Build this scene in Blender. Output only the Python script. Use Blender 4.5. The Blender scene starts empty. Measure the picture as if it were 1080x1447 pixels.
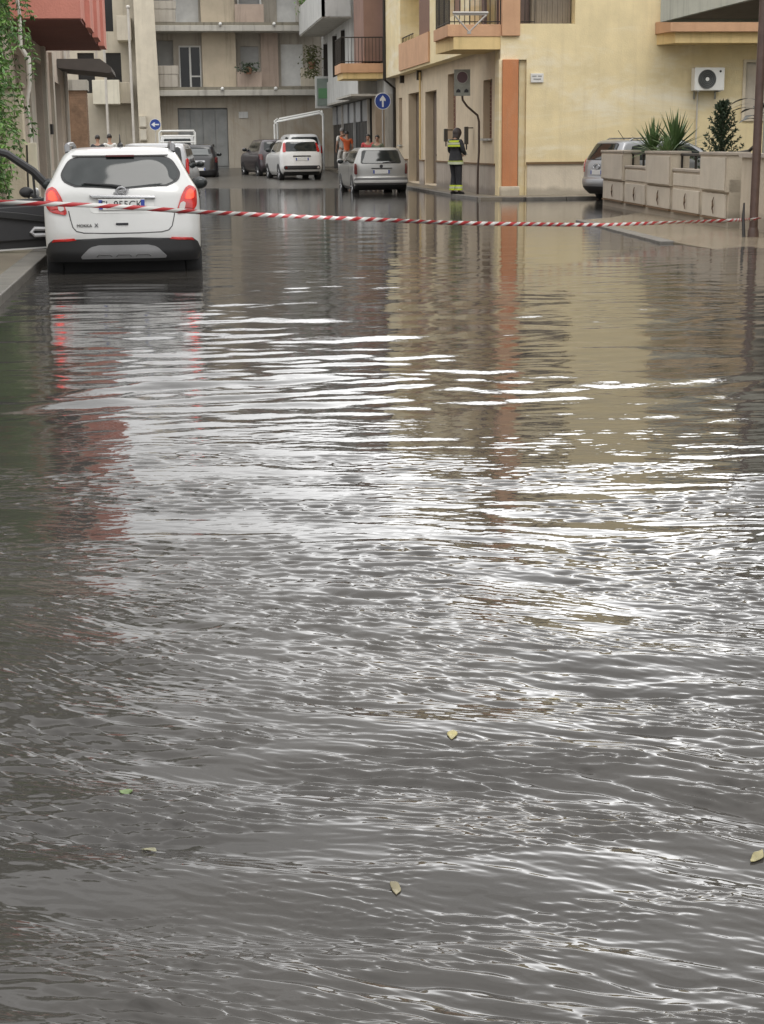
import bpy, bmesh, math, random
import numpy as np
from mathutils import Vector, Matrix

SC = bpy.context.scene
COL = SC.collection
rad = math.radians
random.seed(11)
rng = np.random.default_rng(11)

# ------------------------------------------------------------------ camera
CAM_H = 1.42                      # eye above the flood water (z = 0)
F_PX, PW, PH = 2200.0, 1080.0, 1447.0
YAW, PITCH, ROLL = rad(7.5), rad(13.29), 0.010
_F = Vector((math.sin(YAW) * math.cos(PITCH), math.cos(YAW) * math.cos(PITCH), -math.sin(PITCH)))
_R = Vector((math.cos(YAW), -math.sin(YAW), 0))
_U = _R.cross(_F)
CX = _R * math.cos(ROLL) - _U * math.sin(ROLL)
CY = _R * math.sin(ROLL) + _U * math.cos(ROLL)
cam_d = bpy.data.cameras.new("camera")
cam = bpy.data.objects.new("camera", cam_d)
COL.objects.link(cam)
cam.matrix_world = Matrix(((CX.x, CY.x, -_F.x, 0), (CX.y, CY.y, -_F.y, 0), (CX.z, CY.z, -_F.z, CAM_H), (0, 0, 0, 1)))
cam_d.sensor_fit = 'VERTICAL'
cam_d.sensor_height = 36
cam_d.lens = 36 * F_PX / PH
cam_d.clip_start = 0.05
cam_d.clip_end = 2000
SC.camera = cam

# ------------------------------------------------------------------ sky and sun (overcast)
SUN_EL, SUN_AZ = rad(58), rad(160)          # soft light from high behind the camera
w = bpy.data.worlds.new("World")
SC.world = w
w.use_nodes = True
nt = w.node_tree
nt.nodes.clear()
N = lambda t: nt.nodes.new(t)
out = N('ShaderNodeOutputWorld'); bg = N('ShaderNodeBackground'); bg.inputs['Strength'].default_value = 0.1
sky = N('ShaderNodeTexSky'); sky.sky_type = 'NISHITA'; sky.sun_disc = False
sky.sun_elevation = SUN_EL; sky.sun_rotation = SUN_AZ
hsv = N('ShaderNodeHueSaturation'); hsv.inputs['Saturation'].default_value = 0.12
nt.links.new(sky.outputs[0], hsv.inputs['Color'])
tc = N('ShaderNodeTexCoord')
# cloud deck: pale grey, with soft lighter and darker banks
mp = N('ShaderNodeMapping'); mp.inputs['Scale'].default_value = (1.6, 1.6, 4.0)
nt.links.new(tc.outputs['Generated'], mp.inputs[0])
nz = N('ShaderNodeTexNoise'); nz.inputs['Scale'].default_value = 1.7; nz.inputs['Detail'].default_value = 5; nz.inputs['Roughness'].default_value = .55
nt.links.new(mp.outputs[0], nz.inputs['Vector'])
cr = N('ShaderNodeMapRange'); cr.inputs['From Min'].default_value = .3; cr.inputs['From Max'].default_value = .7
cr.inputs['To Min'].default_value = 9.5; cr.inputs['To Max'].default_value = 16.5
nt.links.new(nz.outputs['Fac'], cr.inputs['Value'])
# the cloud is thin and brilliant low over the roofs ahead to the right
gd = Vector((math.sin(rad(19)) * math.cos(rad(15)), math.cos(rad(19)) * math.cos(rad(15)), math.sin(rad(15))))
dt = N('ShaderNodeVectorMath'); dt.operation = 'DOT_PRODUCT'; dt.inputs[1].default_value = gd
nt.links.new(tc.outputs['Generated'], dt.inputs[0])
mx0 = N('ShaderNodeMath'); mx0.operation = 'MAXIMUM'; mx0.inputs[1].default_value = 0
nt.links.new(dt.outputs['Value'], mx0.inputs[0])
pw = N('ShaderNodeMath'); pw.operation = 'POWER'; pw.inputs[1].default_value = 44
nt.links.new(mx0.outputs[0], pw.inputs[0])
ml = N('ShaderNodeMath'); ml.operation = 'MULTIPLY_ADD'; ml.inputs[1].default_value = 46
nt.links.new(pw.outputs[0], ml.inputs[0]); nt.links.new(cr.outputs[0], ml.inputs[2])
# an overcast deck is brighter overhead than along the roofs
sx_ = N('ShaderNodeSeparateXYZ'); nt.links.new(tc.outputs['Generated'], sx_.inputs[0])
el_ = N('ShaderNodeMapRange'); el_.inputs['From Min'].default_value = 0; el_.inputs['From Max'].default_value = 1; el_.inputs['To Min'].default_value = .55; el_.inputs['To Max'].default_value = 1.4
nt.links.new(sx_.outputs['Z'], el_.inputs['Value'])
bm_ = N('ShaderNodeMath'); bm_.operation = 'MULTIPLY'; nt.links.new(cr.outputs[0], bm_.inputs[0]); nt.links.new(el_.outputs[0], bm_.inputs[1])
nt.links.new(bm_.outputs[0], ml.inputs[2])
cc = N('ShaderNodeCombineColor')
nt.links.new(ml.outputs[0], cc.inputs[0]); nt.links.new(ml.outputs[0], cc.inputs[1])
ml2 = N('ShaderNodeMath'); ml2.operation = 'MULTIPLY'; ml2.inputs[1].default_value = 1.0
nt.links.new(ml.outputs[0], ml2.inputs[0]); nt.links.new(ml2.outputs[0], cc.inputs[2])
mixw = N('ShaderNodeMix'); mixw.data_type = 'RGBA'; mixw.inputs['Factor'].default_value = 0.86
nt.links.new(hsv.outputs[0], mixw.inputs['A']); nt.links.new(cc.outputs[0], mixw.inputs['B'])
nt.links.new(mixw.outputs['Result'], bg.inputs['Color'])
nt.links.new(bg.outputs[0], out.inputs['Surface'])

sl = bpy.data.lights.new("sun", 'SUN'); sl.energy = 0.7; sl.angle = rad(25); sl.color = (1, .97, .92)
so = bpy.data.objects.new("sun", sl); COL.objects.link(so)
_sd = Vector((math.sin(SUN_AZ) * math.cos(SUN_EL), math.cos(SUN_AZ) * math.cos(SUN_EL), math.sin(SUN_EL)))
so.rotation_euler = _sd.to_track_quat('Z', 'Y').to_euler()
so.location = (0, -10, 30)

SC.view_settings.view_transform = 'Standard'
SC.view_settings.look = 'None'
SC.view_settings.exposure = 0.48
SC.view_settings.gamma = 1.0
SC.view_settings.use_curve_mapping = False
SC.cycles.use_denoising = True
SC.cycles.max_bounces = 6
SC.cycles.diffuse_bounces = 3
SC.cycles.glossy_bounces = 4
SC.cycles.sample_clamp_indirect = 6

# ------------------------------------------------------------------ helpers
def at(px, py, X=None, Y=None, Z=None):
    """world point where the sight line of photo pixel (px, py) meets a plane X=, Y= or Z="""
    d = CX * ((px - PW / 2) / F_PX) + CY * ((PH / 2 - py) / F_PX) + _F
    o = Vector((0, 0, CAM_H))
    t = (X - o.x) / d.x if X is not None else (Y - o.y) / d.y if Y is not None else (Z - o.z) / d.z
    return o + d * t

ORI = {}
class MB:
    def __init__(s): s.v = []; s.f = []; s.uv = None
    def add(s, vs, fs):
        n = len(s.v); s.v += [tuple(v) for v in vs]; s.f += [tuple(i + n for i in f) for f in fs]; return s
    def box(s, x0, x1, y0, y1, z0, z1):
        if x0 > x1: x0, x1 = x1, x0
        if y0 > y1: y0, y1 = y1, y0
        if z0 > z1: z0, z1 = z1, z0
        return s.add([(x0,y0,z0),(x1,y0,z0),(x1,y1,z0),(x0,y1,z0),(x0,y0,z1),(x1,y0,z1),(x1,y1,z1),(x0,y1,z1)],
              [(0,3,2,1),(4,5,6,7),(0,1,5,4),(1,2,6,5),(2,3,7,6),(3,0,4,7)])
    def quad(s, a, b, c, d): return s.add([a, b, c, d], [(0,1,2,3)])
    def prism(s, poly, vec):
        n = len(poly); vec = Vector(vec); P = [Vector(p) for p in poly]
        return s.add(P + [p + vec for p in P], [tuple(range(n))[::-1], tuple(range(n, 2*n))] + [(i, (i+1) % n, n + (i+1) % n, n + i) for i in range(n)])
    def tube(s, pts, r, n=8, cap=True):
        pts = [Vector(p) for p in pts]; m = len(pts)
        rs = r if isinstance(r, (list, tuple)) else [r] * m
        vs, fs = [], []; prev = None
        for i, p in enumerate(pts):
            t = (pts[min(i+1, m-1)] - pts[max(i-1, 0)])
            t = t.normalized() if t.length > 1e-9 else Vector((0,0,1))
            ref = prev if prev is not None else (Vector((0,0,1)) if abs(t.z) < .9 else Vector((1,0,0)))
            a = (ref - t * ref.dot(t)); a = a.normalized() if a.length > 1e-6 else t.orthogonal().normalized()
            prev = a; b = t.cross(a)
            for k in range(n):
                th = 2 * math.pi * k / n
                vs.append(p + (a * math.cos(th) + b * math.sin(th)) * rs[i])
        for i in range(m - 1):
            for k in range(n):
                fs.append((i*n+k, i*n+(k+1) % n, (i+1)*n+(k+1) % n, (i+1)*n+k))
        if cap: fs += [tuple(range(n))[::-1], tuple(range((m-1)*n, m*n))]
        return s.add(vs, fs)
    def disc(s, c, nrm, r, depth, n=28, r2=None):
        nrm = Vector(nrm).normalized(); c = Vector(c)
        return s.tube([c, c + nrm * depth], [r, r2 if r2 is not None else r], n)
    def ball(s, c, r, n=12, m=8, sc=(1,1,1)):
        vs = []; fs = []
        for i in range(m + 1):
            ph = math.pi * i / m
            for k in range(n):
                th = 2 * math.pi * k / n
                vs.append((c[0] + r*sc[0]*math.sin(ph)*math.cos(th), c[1] + r*sc[1]*math.sin(ph)*math.sin(th), c[2] + r*sc[2]*math.cos(ph)))
        for i in range(m):
            for k in range(n): fs.append((i*n+k, (i+1)*n+k, (i+1)*n+(k+1) % n, i*n+(k+1) % n))
        return s.add(vs, fs)
    def build(s, name, mat, parent=None, smooth=False, bevel=0, ang=38, uv=None):
        off = ORI.get(parent.name, Vector((0,0,0))) if parent else Vector((0,0,0))
        me = bpy.data.meshes.new(name)
        me.from_pydata([(v[0]-off.x, v[1]-off.y, v[2]-off.z) for v in s.v], [], s.f)
        if uv is not None:
            l = me.uv_layers.new(name='UVMap')
            for lp in me.loops: l.data[lp.index].uv = uv[lp.vertex_index]
        me.materials.append(mat)
        if not smooth or smooth == 'recalc' or True:
            bm = bmesh.new(); bm.from_mesh(me)
            if uv is None: bmesh.ops.recalc_face_normals(bm, faces=bm.faces)
            bm.to_mesh(me); bm.free()
        if smooth:
            me.shade_smooth(); me.set_sharp_from_angle(angle=rad(ang))
        o = bpy.data.objects.new(name, me); COL.objects.link(o)
        if parent: o.parent = parent; ORI[o.name] = off
        if bevel:
            b = o.modifiers.new('bevel', 'BEVEL'); b.width = bevel; b.segments = 2; b.limit_method = 'ANGLE'; b.angle_limit = rad(40)
        return o

def tag(o, label=None, cat=None, group=None, kind=None):
    if label: o['label'] = label
    if cat: o['category'] = cat
    if group: o['group'] = group
    if kind: o['kind'] = kind
    return o
def thing(name, label, cat, loc=(0,0,0), rotz=0, group=None, world=False):
    o = bpy.data.objects.new(name, None); COL.objects.link(o)
    o.location = loc; o.rotation_euler = (0, 0, rotz); o.empty_display_size = .2
    if world: ORI[o.name] = Vector(loc)
    return tag(o, label, cat, group)
def kids(o): return [c for c in bpy.data.objects if c.parent == o]
def dup(o, loc, label=None, rotz=None):
    def cp(src, par):
        c = src.copy(); COL.objects.link(c)
        if par: c.parent = par
        for k in kids(src): cp(k, c)
        return c
    c = cp(o, None); c.location = loc
    if rotz is not None: c.rotation_euler.z = rotz
    if label: c['label'] = label
    return c
def text(name, body, size, mat, parent, loc, rot, extrude=.002, align='CENTER'):
    cu = bpy.data.curves.new(name, 'FONT'); cu.body = body; cu.size = size; cu.extrude = extrude
    cu.align_x = align; cu.align_y = 'CENTER'; cu.materials.append(mat)
    t_ = bpy.data.objects.new(name, cu); COL.objects.link(t_)
    me = bpy.data.meshes.new_from_object(t_.evaluated_get(bpy.context.evaluated_depsgraph_get())); me.name = name
    bpy.data.objects.remove(t_); me.materials.clear(); me.materials.append(mat)
    o = bpy.data.objects.new(name, me); COL.objects.link(o); o.parent = parent
    o.location = Vector(loc) - ORI.get(parent.name, Vector((0,0,0))); o.rotation_euler = rot
    ORI[o.name] = Vector((0,0,0))
    return o

# ------------------------------------------------------------------ materials
_MC = {}
def mat(name, col, rough=.75, var=.12, scale=2.5, bump=0, bscale=35, metal=0, spec=.5, streak=0, streak_col=(.06,.055,.045), detail=6, coat=0, blotch=0, blotch_col=None, emit=None, bands=None, tide=0):
    if name in _MC: return _MC[name]
    m = bpy.data.materials.new(name); m.use_nodes = True; t = m.node_tree
    b = t.nodes['Principled BSDF']
    b.inputs['Roughness'].default_value = rough; b.inputs['Metallic'].default_value = metal
    b.inputs['Specular IOR Level'].default_value = spec
    if coat: b.inputs['Coat Weight'].default_value = coat; b.inputs['Coat Roughness'].default_value = .04
    if emit: b.inputs['Emission Color'].default_value = (*emit[:3], 1); b.inputs['Emission Strength'].default_value = emit[3]
    c = t.nodes.new('ShaderNodeTexCoord'); L = t.links
    n = t.nodes.new('ShaderNodeTexNoise'); n.inputs['Scale'].default_value = scale; n.inputs['Detail'].default_value = detail; n.inputs['Roughness'].default_value = .6
    L.new(c.outputs['Object'], n.inputs['Vector'])
    r = t.nodes.new('ShaderNodeValToRGB')
    r.color_ramp.elements[0].position = .3; r.color_ramp.elements[1].position = .7
    r.color_ramp.elements[0].color = (*[x * (1 - var) for x in col], 1); r.color_ramp.elements[1].color = (*[min(1, x * (1 + var)) for x in col], 1)
    L.new(n.outputs['Fac'], r.inputs['Fac']); cur = r.outputs['Color']
    def mixin(fac, colr, cur):
        x = t.nodes.new('ShaderNodeMix'); x.data_type = 'RGBA'
        L.new(fac, x.inputs['Factor']); L.new(cur, x.inputs['A']); x.inputs['B'].default_value = (*colr, 1)
        return x.outputs['Result']
    if blotch:
        n3 = t.nodes.new('ShaderNodeTexNoise'); n3.inputs['Scale'].default_value = scale * .35; n3.inputs['Detail'].default_value = 8; n3.inputs['Roughness'].default_value = .7
        n3.inputs['Distortion'].default_value = .6
        if bands:
            mb_ = t.nodes.new('ShaderNodeMapping'); mb_.inputs['Scale'].default_value = bands; L.new(c.outputs['Object'], mb_.inputs[0]); L.new(mb_.outputs[0], n3.inputs['Vector'])
        else: L.new(c.outputs['Object'], n3.inputs['Vector'])
        mr = t.nodes.new('ShaderNodeMapRange'); mr.inputs['From Min'].default_value = .5; mr.inputs['From Max'].default_value = .68; mr.inputs['To Max'].default_value = blotch
        L.new(n3.outputs['Fac'], mr.inputs['Value']); cur = mixin(mr.outputs[0], blotch_col or tuple(x * .8 for x in col), cur)
    if streak:
        mp = t.nodes.new('ShaderNodeMapping'); mp.inputs['Scale'].default_value = (3.2, 3.2, .22)
        L.new(c.outputs['Object'], mp.inputs[0])
        n2 = t.nodes.new('ShaderNodeTexNoise'); n2.inputs['Scale'].default_value = 1.6; n2.inputs['Detail'].default_value = 7; n2.inputs['Roughness'].default_value = .65
        L.new(mp.outputs[0], n2.inputs['Vector'])
        mr = t.nodes.new('ShaderNodeMapRange'); mr.inputs['From Min'].default_value = .52; mr.inputs['From Max'].default_value = .74; mr.inputs['To Max'].default_value = streak
        L.new(n2.outputs['Fac'], mr.inputs['Value']); cur = mixin(mr.outputs[0], streak_col, cur)
    if tide:                                      # a silty wet mark left by the water, ragged along its top
        sz_ = t.nodes.new('ShaderNodeSeparateXYZ'); L.new(c.outputs['Object'], sz_.inputs[0])
        n4 = t.nodes.new('ShaderNodeTexNoise'); n4.inputs['Scale'].default_value = 2.2; n4.inputs['Detail'].default_value = 5; L.new(c.outputs['Object'], n4.inputs['Vector'])
        ad = t.nodes.new('ShaderNodeMath'); ad.operation = 'MULTIPLY_ADD'; ad.inputs[1].default_value = -.30; L.new(n4.outputs['Fac'], ad.inputs[0]); L.new(sz_.outputs['Z'], ad.inputs[2])
        mr = t.nodes.new('ShaderNodeMapRange'); mr.inputs['From Min'].default_value = tide; mr.inputs['From Max'].default_value = tide - .12; mr.inputs['To Max'].default_value = .6
        L.new(ad.outputs[0], mr.inputs['Value']); cur = mixin(mr.outputs[0], tuple(x * .45 for x in col), cur)
    L.new(cur, b.inputs['Base Color'])
    if bump:
        nb = t.nodes.new('ShaderNodeTexNoise'); nb.inputs['Scale'].default_value = bscale; nb.inputs['Detail'].default_value = 4
        L.new(c.outputs['Object'], nb.inputs['Vector'])
        bp = t.nodes.new('ShaderNodeBump'); bp.inputs['Strength'].default_value = bump; bp.inputs['Distance'].default_value = .02
        L.new(nb.outputs['Fac'], bp.inputs['Height']); L.new(bp.outputs['Normal'], b.inputs['Normal'])
    _MC[name] = m
    return m
def plaster(name, col, **k):
    a = dict(rough=.88, var=.10, scale=1.4, bump=.35, bscale=28, streak=.25, blotch=.35); a.update(k)
    return mat(name, col, **a)
def metal(name, col, rough=.4, **k): return mat(name, col, rough=rough, metal=.85, var=.06, **k)
def paint(name, col, **k):
    a = dict(rough=.28, var=.05, scale=1.3, coat=.6); a.update(k); return mat(name, col, **a)

M_YEL = plaster('yellow_render', (.75,.63,.38), var=.10, streak=.30, streak_col=(.50,.40,.24), blotch=.9, blotch_col=(.83,.77,.62), bands=(.55,.55,2.2))
M_YELG = plaster('beige_render', (.60,.50,.36), streak=.25, streak_col=(.25,.2,.14))
M_ORA = plaster('orange_render', (.56,.335,.20), streak=.2, streak_col=(.25,.11,.05))
M_ORAD = plaster('orange_column_paint', (.50,.205,.09), blotch=.6, blotch_col=(.56,.30,.17), streak=.35, streak_col=(.36,.2,.12))
M_OCH = plaster('ochre_render', (.70,.53,.26), streak=.35, streak_col=(.2,.14,.06))
M_PLINTH = plaster('plinth_render', (.60,.53,.42), tide=.12, streak=.45, streak_col=(.28,.23,.17))
M_PLINTHG = plaster('plinth_grey_render', (.40,.345,.29), streak=.4, tide=.14)
M_BROWNLINE = mat('brown_coping', (.16,.10,.05), rough=.8)
M_DARK = mat('dark_recess', (.035,.033,.032), rough=.6)
M_DOORB = mat('brown_door', (.13,.095,.07), rough=.5, scale=8)
M_SHUTB = mat('brown_shutter', (.20,.105,.07), rough=.6, scale=6)
M_CURT = mat('green_grey_wall', (.27,.27,.21), rough=.9)
M_IRON = metal('dark_iron', (.06,.055,.05), rough=.5)
M_GALV = metal('galvanised', (.42,.42,.41), rough=.45)
M_WHITE = mat('white_paint', (.72,.72,.69), rough=.5, var=.06)
M_PIPEW = mat('offwhite_pipe', (.52,.49,.44), rough=.55, streak=.3)
M_GREYW = plaster('pale_grey_render', (.52,.52,.50), streak=.5, streak_col=(.16,.16,.15))
M_GREYC = plaster('grey_concrete', (.43,.41,.365), streak=.6, streak_col=(.10,.09,.075))
M_BEI = plaster('far_beige_render', (.41,.375,.32), streak=.55, streak_col=(.12,.10,.08))
M_BEIL = plaster('far_cream_render', (.50,.45,.36), streak=.45, streak_col=(.17,.14,.10))
M_PINKW = plaster('far_pink_render', (.42,.33,.27), streak=.4)
M_ZINC = mat('zinc_gate', (.20,.205,.20), rough=.55, var=.2, scale=1.5, streak=.5, streak_col=(.30,.27,.23))
M_SHUTG = mat('grey_shutter', (.34,.34,.33), rough=.6)
M_SHUTW = mat('white_shutter', (.62,.62,.60), rough=.6)
M_DGLASS = mat('dark_glass', (.022,.023,.024), rough=.12, spec=.4, var=.1)
M_GLASSG = mat('smoked_glass_front', (.035,.037,.04), rough=.4, spec=.25, scale=.8, var=.3)
M_RED = plaster('red_render', (.56,.225,.175), streak=.15, streak_col=(.3,.07,.05), blotch=.2)
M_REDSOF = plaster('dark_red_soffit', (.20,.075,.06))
M_LEFTW = plaster('left_brown_render', (.54,.46,.38), streak=.35)
M_LEFTL = plaster('left_pale_trim', (.52,.48,.41), streak=.35)
M_AWN = mat('dark_awning_cloth', (.085,.075,.068), rough=.85)
M_PAVE = mat('wet_paving', (.17,.145,.11), rough=.32, var=.3, scale=1.2, bump=.15, bscale=14, blotch=.6, blotch_col=(.10,.085,.065))
M_MUDPAVE = mat('muddy_paving', (.215,.18,.13), rough=.2, var=.22, scale=.8, bump=.12, bscale=10, blotch=.7, blotch_col=(.22,.175,.12))
M_KERB = mat('kerb_stone', (.13,.12,.105), rough=.5, var=.25, scale=4, bump=.2)
M_ASPH = mat('wet_asphalt', (.065,.060,.052), rough=.27, var=.3, scale=.7, bump=.08, bscale=60, blotch=.6, blotch_col=(.085,.075,.06))

def wall_sheet(mb, O, U, Nn, u0, u1, z0, z1, holes=(), depth=.25, cap=.4):
    """a wall face on the plane through O along U (horizontal), outward normal Nn, with recessed openings and returns"""
    O = Vector((*O, 0)); U = Vector((*U, 0)); Nn = Vector((*Nn, 0))
    P = lambda u, z, d=0: O + U * u - Nn * d + Vector((0, 0, z))
    us = sorted({u0, u1, *[h[0] for h in holes], *[h[1] for h in holes]})
    zs = sorted({z0, z1, *[h[2] for h in holes], *[h[3] for h in holes]})
    for a, b in zip(us, us[1:]):
        for c, d in zip(zs, zs[1:]):
            mu, mz = (a + b) / 2, (c + d) / 2
            if any(h[0] < mu < h[1] and h[2] < mz < h[3] for h in holes): continue
            mb.quad(P(a, c), P(b, c), P(b, d), P(a, d))
    for h in holes:
        a, b, c, d = h[:4]; q = h[4] if len(h) > 4 else depth
        mb.quad(P(a, c), P(a, c, q), P(a, d, q), P(a, d)); mb.quad(P(b, c), P(b, c, q), P(b, d, q), P(b, d))
        mb.quad(P(a, c), P(b, c), P(b, c, q), P(a, c, q)); mb.quad(P(a, d), P(b, d), P(b, d, q), P(a, d, q))
    mb.quad(P(u0, z0), P(u0, z0, cap), P(u0, z1, cap), P(u0, z1)); mb.quad(P(u1, z0), P(u1, z0, cap), P(u1, z1, cap), P(u1, z1))
    mb.quad(P(u0, z1), P(u1, z1), P(u1, z1, cap), P(u0, z1, cap)); mb.quad(P(u0, z0), P(u1, z0), P(u1, z0, cap), P(u0, z0, cap))
    return mb
# ------------------------------------------------------------------ ground and flood water
GY = [-150, 5, 16, 24, 44, 52, 61, 72, 80, 800]
GZ = [-.40, -.34, -.27, -.22, -.09, -.015, .13, .26, .36, .40]
def ground_z(y): return float(np.interp(y, GY, GZ))
g = MB()
gx = [-600, -30, -6, 0, 4, 8.6, 14, 40, 600]
gy = sorted(set(GY) | {48, 50, 54, 56, 58, 64, 68, 76, 100})
for y in gy:
    for x in gx: g.v.append((x, y, ground_z(y) + (-.05 if y > 50 else 0) * math.exp(-((x - .6) / 2.2) ** 2)))
for j in range(len(gy) - 1):
    for i in range(len(gx) - 1):
        k = j * len(gx) + i; g.f.append((k, k + 1, k + 1 + len(gx), k + len(gx)))
tag(g.build('ground', M_ASPH, smooth=True), kind='structure')

def vnoise(x, y, seed=0):
    xi = np.floor(x).astype(np.int64); yi = np.floor(y).astype(np.int64)
    fx = (x - xi).astype(np.float32); fy = (y - yi).astype(np.float32)
    fx = fx * fx * fx * (fx * (fx * 6 - 15) + 10); fy = fy * fy * fy * (fy * (fy * 6 - 15) + 10)
    def hsh(a, b):
        n = (a * 374761393 + b * 668265263 + seed * 974634777) & 0x7fffffff
        n = ((n ^ (n >> 13)) * 1274126177) & 0x7fffffff
        return ((n ^ (n >> 16)) & 0xffff).astype(np.float32) / 65535.
    a = hsh(xi, yi); b = hsh(xi + 1, yi); c = hsh(xi, yi + 1); d = hsh(xi + 1, yi + 1)
    return a + (b - a) * fx + (c - a) * fy + (a - b - c + d) * fx * fy
def sstep(a, b, x):
    t = np.clip((x - a) / (b - a), 0, 1); return t * t * (3 - 2 * t)

def make_water():
    cy0 = -.7
    al = np.concatenate([np.linspace(62, 33.5, 24, endpoint=False), np.linspace(33.5, 1.15, 1450)])
    r = (CAM_H / np.tan(np.radians(al))).astype(np.float64) + .7
    azc = math.degrees(YAW)
    az = np.concatenate([np.linspace(-78, -17, 44, endpoint=False), np.linspace(-17, 17, 900), np.linspace(17, 78, 45)[1:]]) + azc
    dr = np.abs(np.gradient(r))
    A = np.radians(az)
    x = (r[:, None] * np.sin(A)[None]).astype(np.float32); y = (cy0 + r[:, None] * np.cos(A)[None]).astype(np.float32)
    R2 = (r[:, None] - .7 + 0 * x).astype(np.float32)          # distance from the eye's foot
    DR = np.repeat(dr[:, None], len(az), 1).astype(np.float32)
    DX = (r * math.radians(34 / 899))[:, None] + 0 * x
    wx = x + .10 * (vnoise(x * 1.3, y * 1.3, 5) - .5) + .35 * (vnoise(x * .35, y * .35, 6) - .5)
    wy = y + .10 * (vnoise(x * 1.3 + 40, y * 1.3, 7) - .5) + .35 * (vnoise(x * .35, y * .35 + 9, 8) - .5)
    h = np.zeros_like(x)
    def waves(n, l0, l1, rms, dirdeg, spread, env, seed, sharp=0, ridge=0):
        g_ = np.random.default_rng(seed); acc = np.zeros_like(x)
        for k in range(n):
            lam = l0 * (l1 / l0) ** g_.random(); th = math.radians(dirdeg + g_.normal() * spread); ph = g_.random() * 6.283
            kk = 2 * math.pi / lam
            s = rms * math.sqrt(2 / n)
            p = kk * (wx * math.sin(th) + wy * math.cos(th)) + ph
            att = sstep(1.6, 3.6, lam / (DR * abs(math.cos(th)) + .02 * DX))
            wv = np.sin(p)
            if sharp: wv = wv + sharp * np.cos(2 * p)
            acc += (s / kk) * att * wv
        if ridge:                                    # pointed crests, rounded troughs
            sc_ = rms * (l0 * l1) ** .5 / 6.283
            acc = acc * (1 - ridge) - ridge * np.sqrt(acc * acc + (.22 * sc_) ** 2)
        return acc * env
    # long slow undulation over the calm part, flattening towards the far end
    calm = sstep(6.6, 9.0, R2)
    side = .56 + .44 * sstep(5.0, .6, np.abs(x - .6 - .04 * R2))      # livelier in mid-street
    far = (1 - .88 * sstep(20, 36, R2)) * (1 + .35 * sstep(11, 14, R2) * sstep(23, 19, R2))
    pA = .4 + 1.2 * vnoise(x * .22, y * .16, 21)
    pB = sstep(.22, .70, vnoise(wx * .55, wy * .30, 22))
    h += waves(30, .35, 1.3, .017, 2, 18, calm * far * pA * side, 1)
    h += waves(44, .16, .45, .038, 0, 20, calm * far * side * (.25 + .9 * pB), 2)
    h += waves(24, .09, .20, .022, 3, 18, calm * side * sstep(14, 8, R2) * sstep(.35, .75, vnoise(wx * .8, wy * .5, 24)), 9)
    # wake ridges where the ruffled water begins
    wk = np.exp(-((R2 - 9.1 - .06 * x) / .75) ** 2)
    h += waves(18, .30, 1.0, .062, -4, 11, wk * (.25 + 1.1 * vnoise(x * .6, y * .6, 23)), 3)
    # ruffled near water: swell, wavelets, capillaries, in gusty patches
    near = sstep(8.5, 6.4, R2)
    p1 = sstep(.22, .72, vnoise(wx * 1.1, wy * 1.9, 31)); p2 = sstep(.30, .55, vnoise(wx * 1.9 + 3, wy * 4.6, 32))
    p3 = sstep(.34, .58, vnoise(wx * 3.2, wy * 10, 33)); p4 = sstep(.30, .60, vnoise(wx * 6, wy * 15, 34))
    lf = sstep(6.0, 3.2, R2); mid = sstep(3.0, 5.0, R2)
    h += waves(20, .26, .75, .090, 20, 15, near * (.25 + .75 * lf) * (.4 + 1.1 * vnoise(wx * .8, wy * .9, 41)), 4, .2)
    h += waves(26, .14, .42, .155, 23, 9, lf * (.3 + .9 * vnoise(wx * 1.2, wy * 1.7, 42)), 14, .25)
    h += waves(30, .11, .30, .085, 8, 14, near * (1 - .6 * lf) * (.25 + .75 * p1), 5, .1, .5)
    h += waves(40, .038, .085, .33, 8, 14, near * (1 - .75 * lf) * (.13 + .90 * p2), 6, .1, .4)
    h += waves(40, .042, .11, .28, 23, 10, near * lf * (.20 + .85 * p2), 16, .1, .3)
    h += waves(44, .018, .040, .34, 22, 11, near * sstep(6.5, 4.0, R2) * (.22 + p3 * (.40 + .62 * p2)), 7, .1)
    h += waves(24, .011, .020, .20, 22, 13, near * sstep(4.2, 2.8, R2) * p4 * p3, 8)
    h += np.where(R2 < 60, 0, 0)
    nr, na = x.shape
    global WATER
    WATER = (x, y, h)
    V = np.stack([x, y, h], -1).reshape(-1, 3)
    idx = np.arange(nr * na).reshape(nr, na)
    Q = np.stack([idx[:-1, :-1], idx[:-1, 1:], idx[1:, 1:], idx[1:, :-1]], -1).reshape(-1, 4)
    me = bpy.data.meshes.new('flood_water')
    me.vertices.add(len(V)); me.vertices.foreach_set('co', V.astype(np.float32).ravel())
    me.loops.add(Q.size); me.loops.foreach_set('vertex_index', Q.ravel().astype(np.int32))
    me.polygons.add(len(Q)); me.polygons.foreach_set('loop_start', np.arange(0, Q.size, 4, dtype=np.int32))
    me.polygons.foreach_set('use_smooth', np.ones(len(Q), dtype=bool))
    me.update(calc_edges=True)
    m = bpy.data.materials.new('murky_water'); m.use_nodes = True; t = m.node_tree; b = t.nodes['Principled BSDF']
    b.inputs['IOR'].default_value = 1.38; b.inputs['Roughness'].default_value = .035
    c = t.nodes.new('ShaderNodeTexCoord'); n = t.nodes.new('ShaderNodeTexNoise'); n.inputs['Scale'].default_value = .35; n.inputs['Detail'].default_value = 4
    t.links.new(c.outputs['Object'], n.inputs['Vector'])
    rp = t.nodes.new('ShaderNodeValToRGB'); rp.color_ramp.elements[0].position = .35; rp.color_ramp.elements[1].position = .68
    rp.color_ramp.elements[0].color = (.032,.030,.028,1); rp.color_ramp.elements[1].color = (.052,.047,.041,1)
    t.links.new(n.outputs['Fac'], rp.inputs['Fac']); t.links.new(rp.outputs[0], b.inputs['Base Color'])
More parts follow.
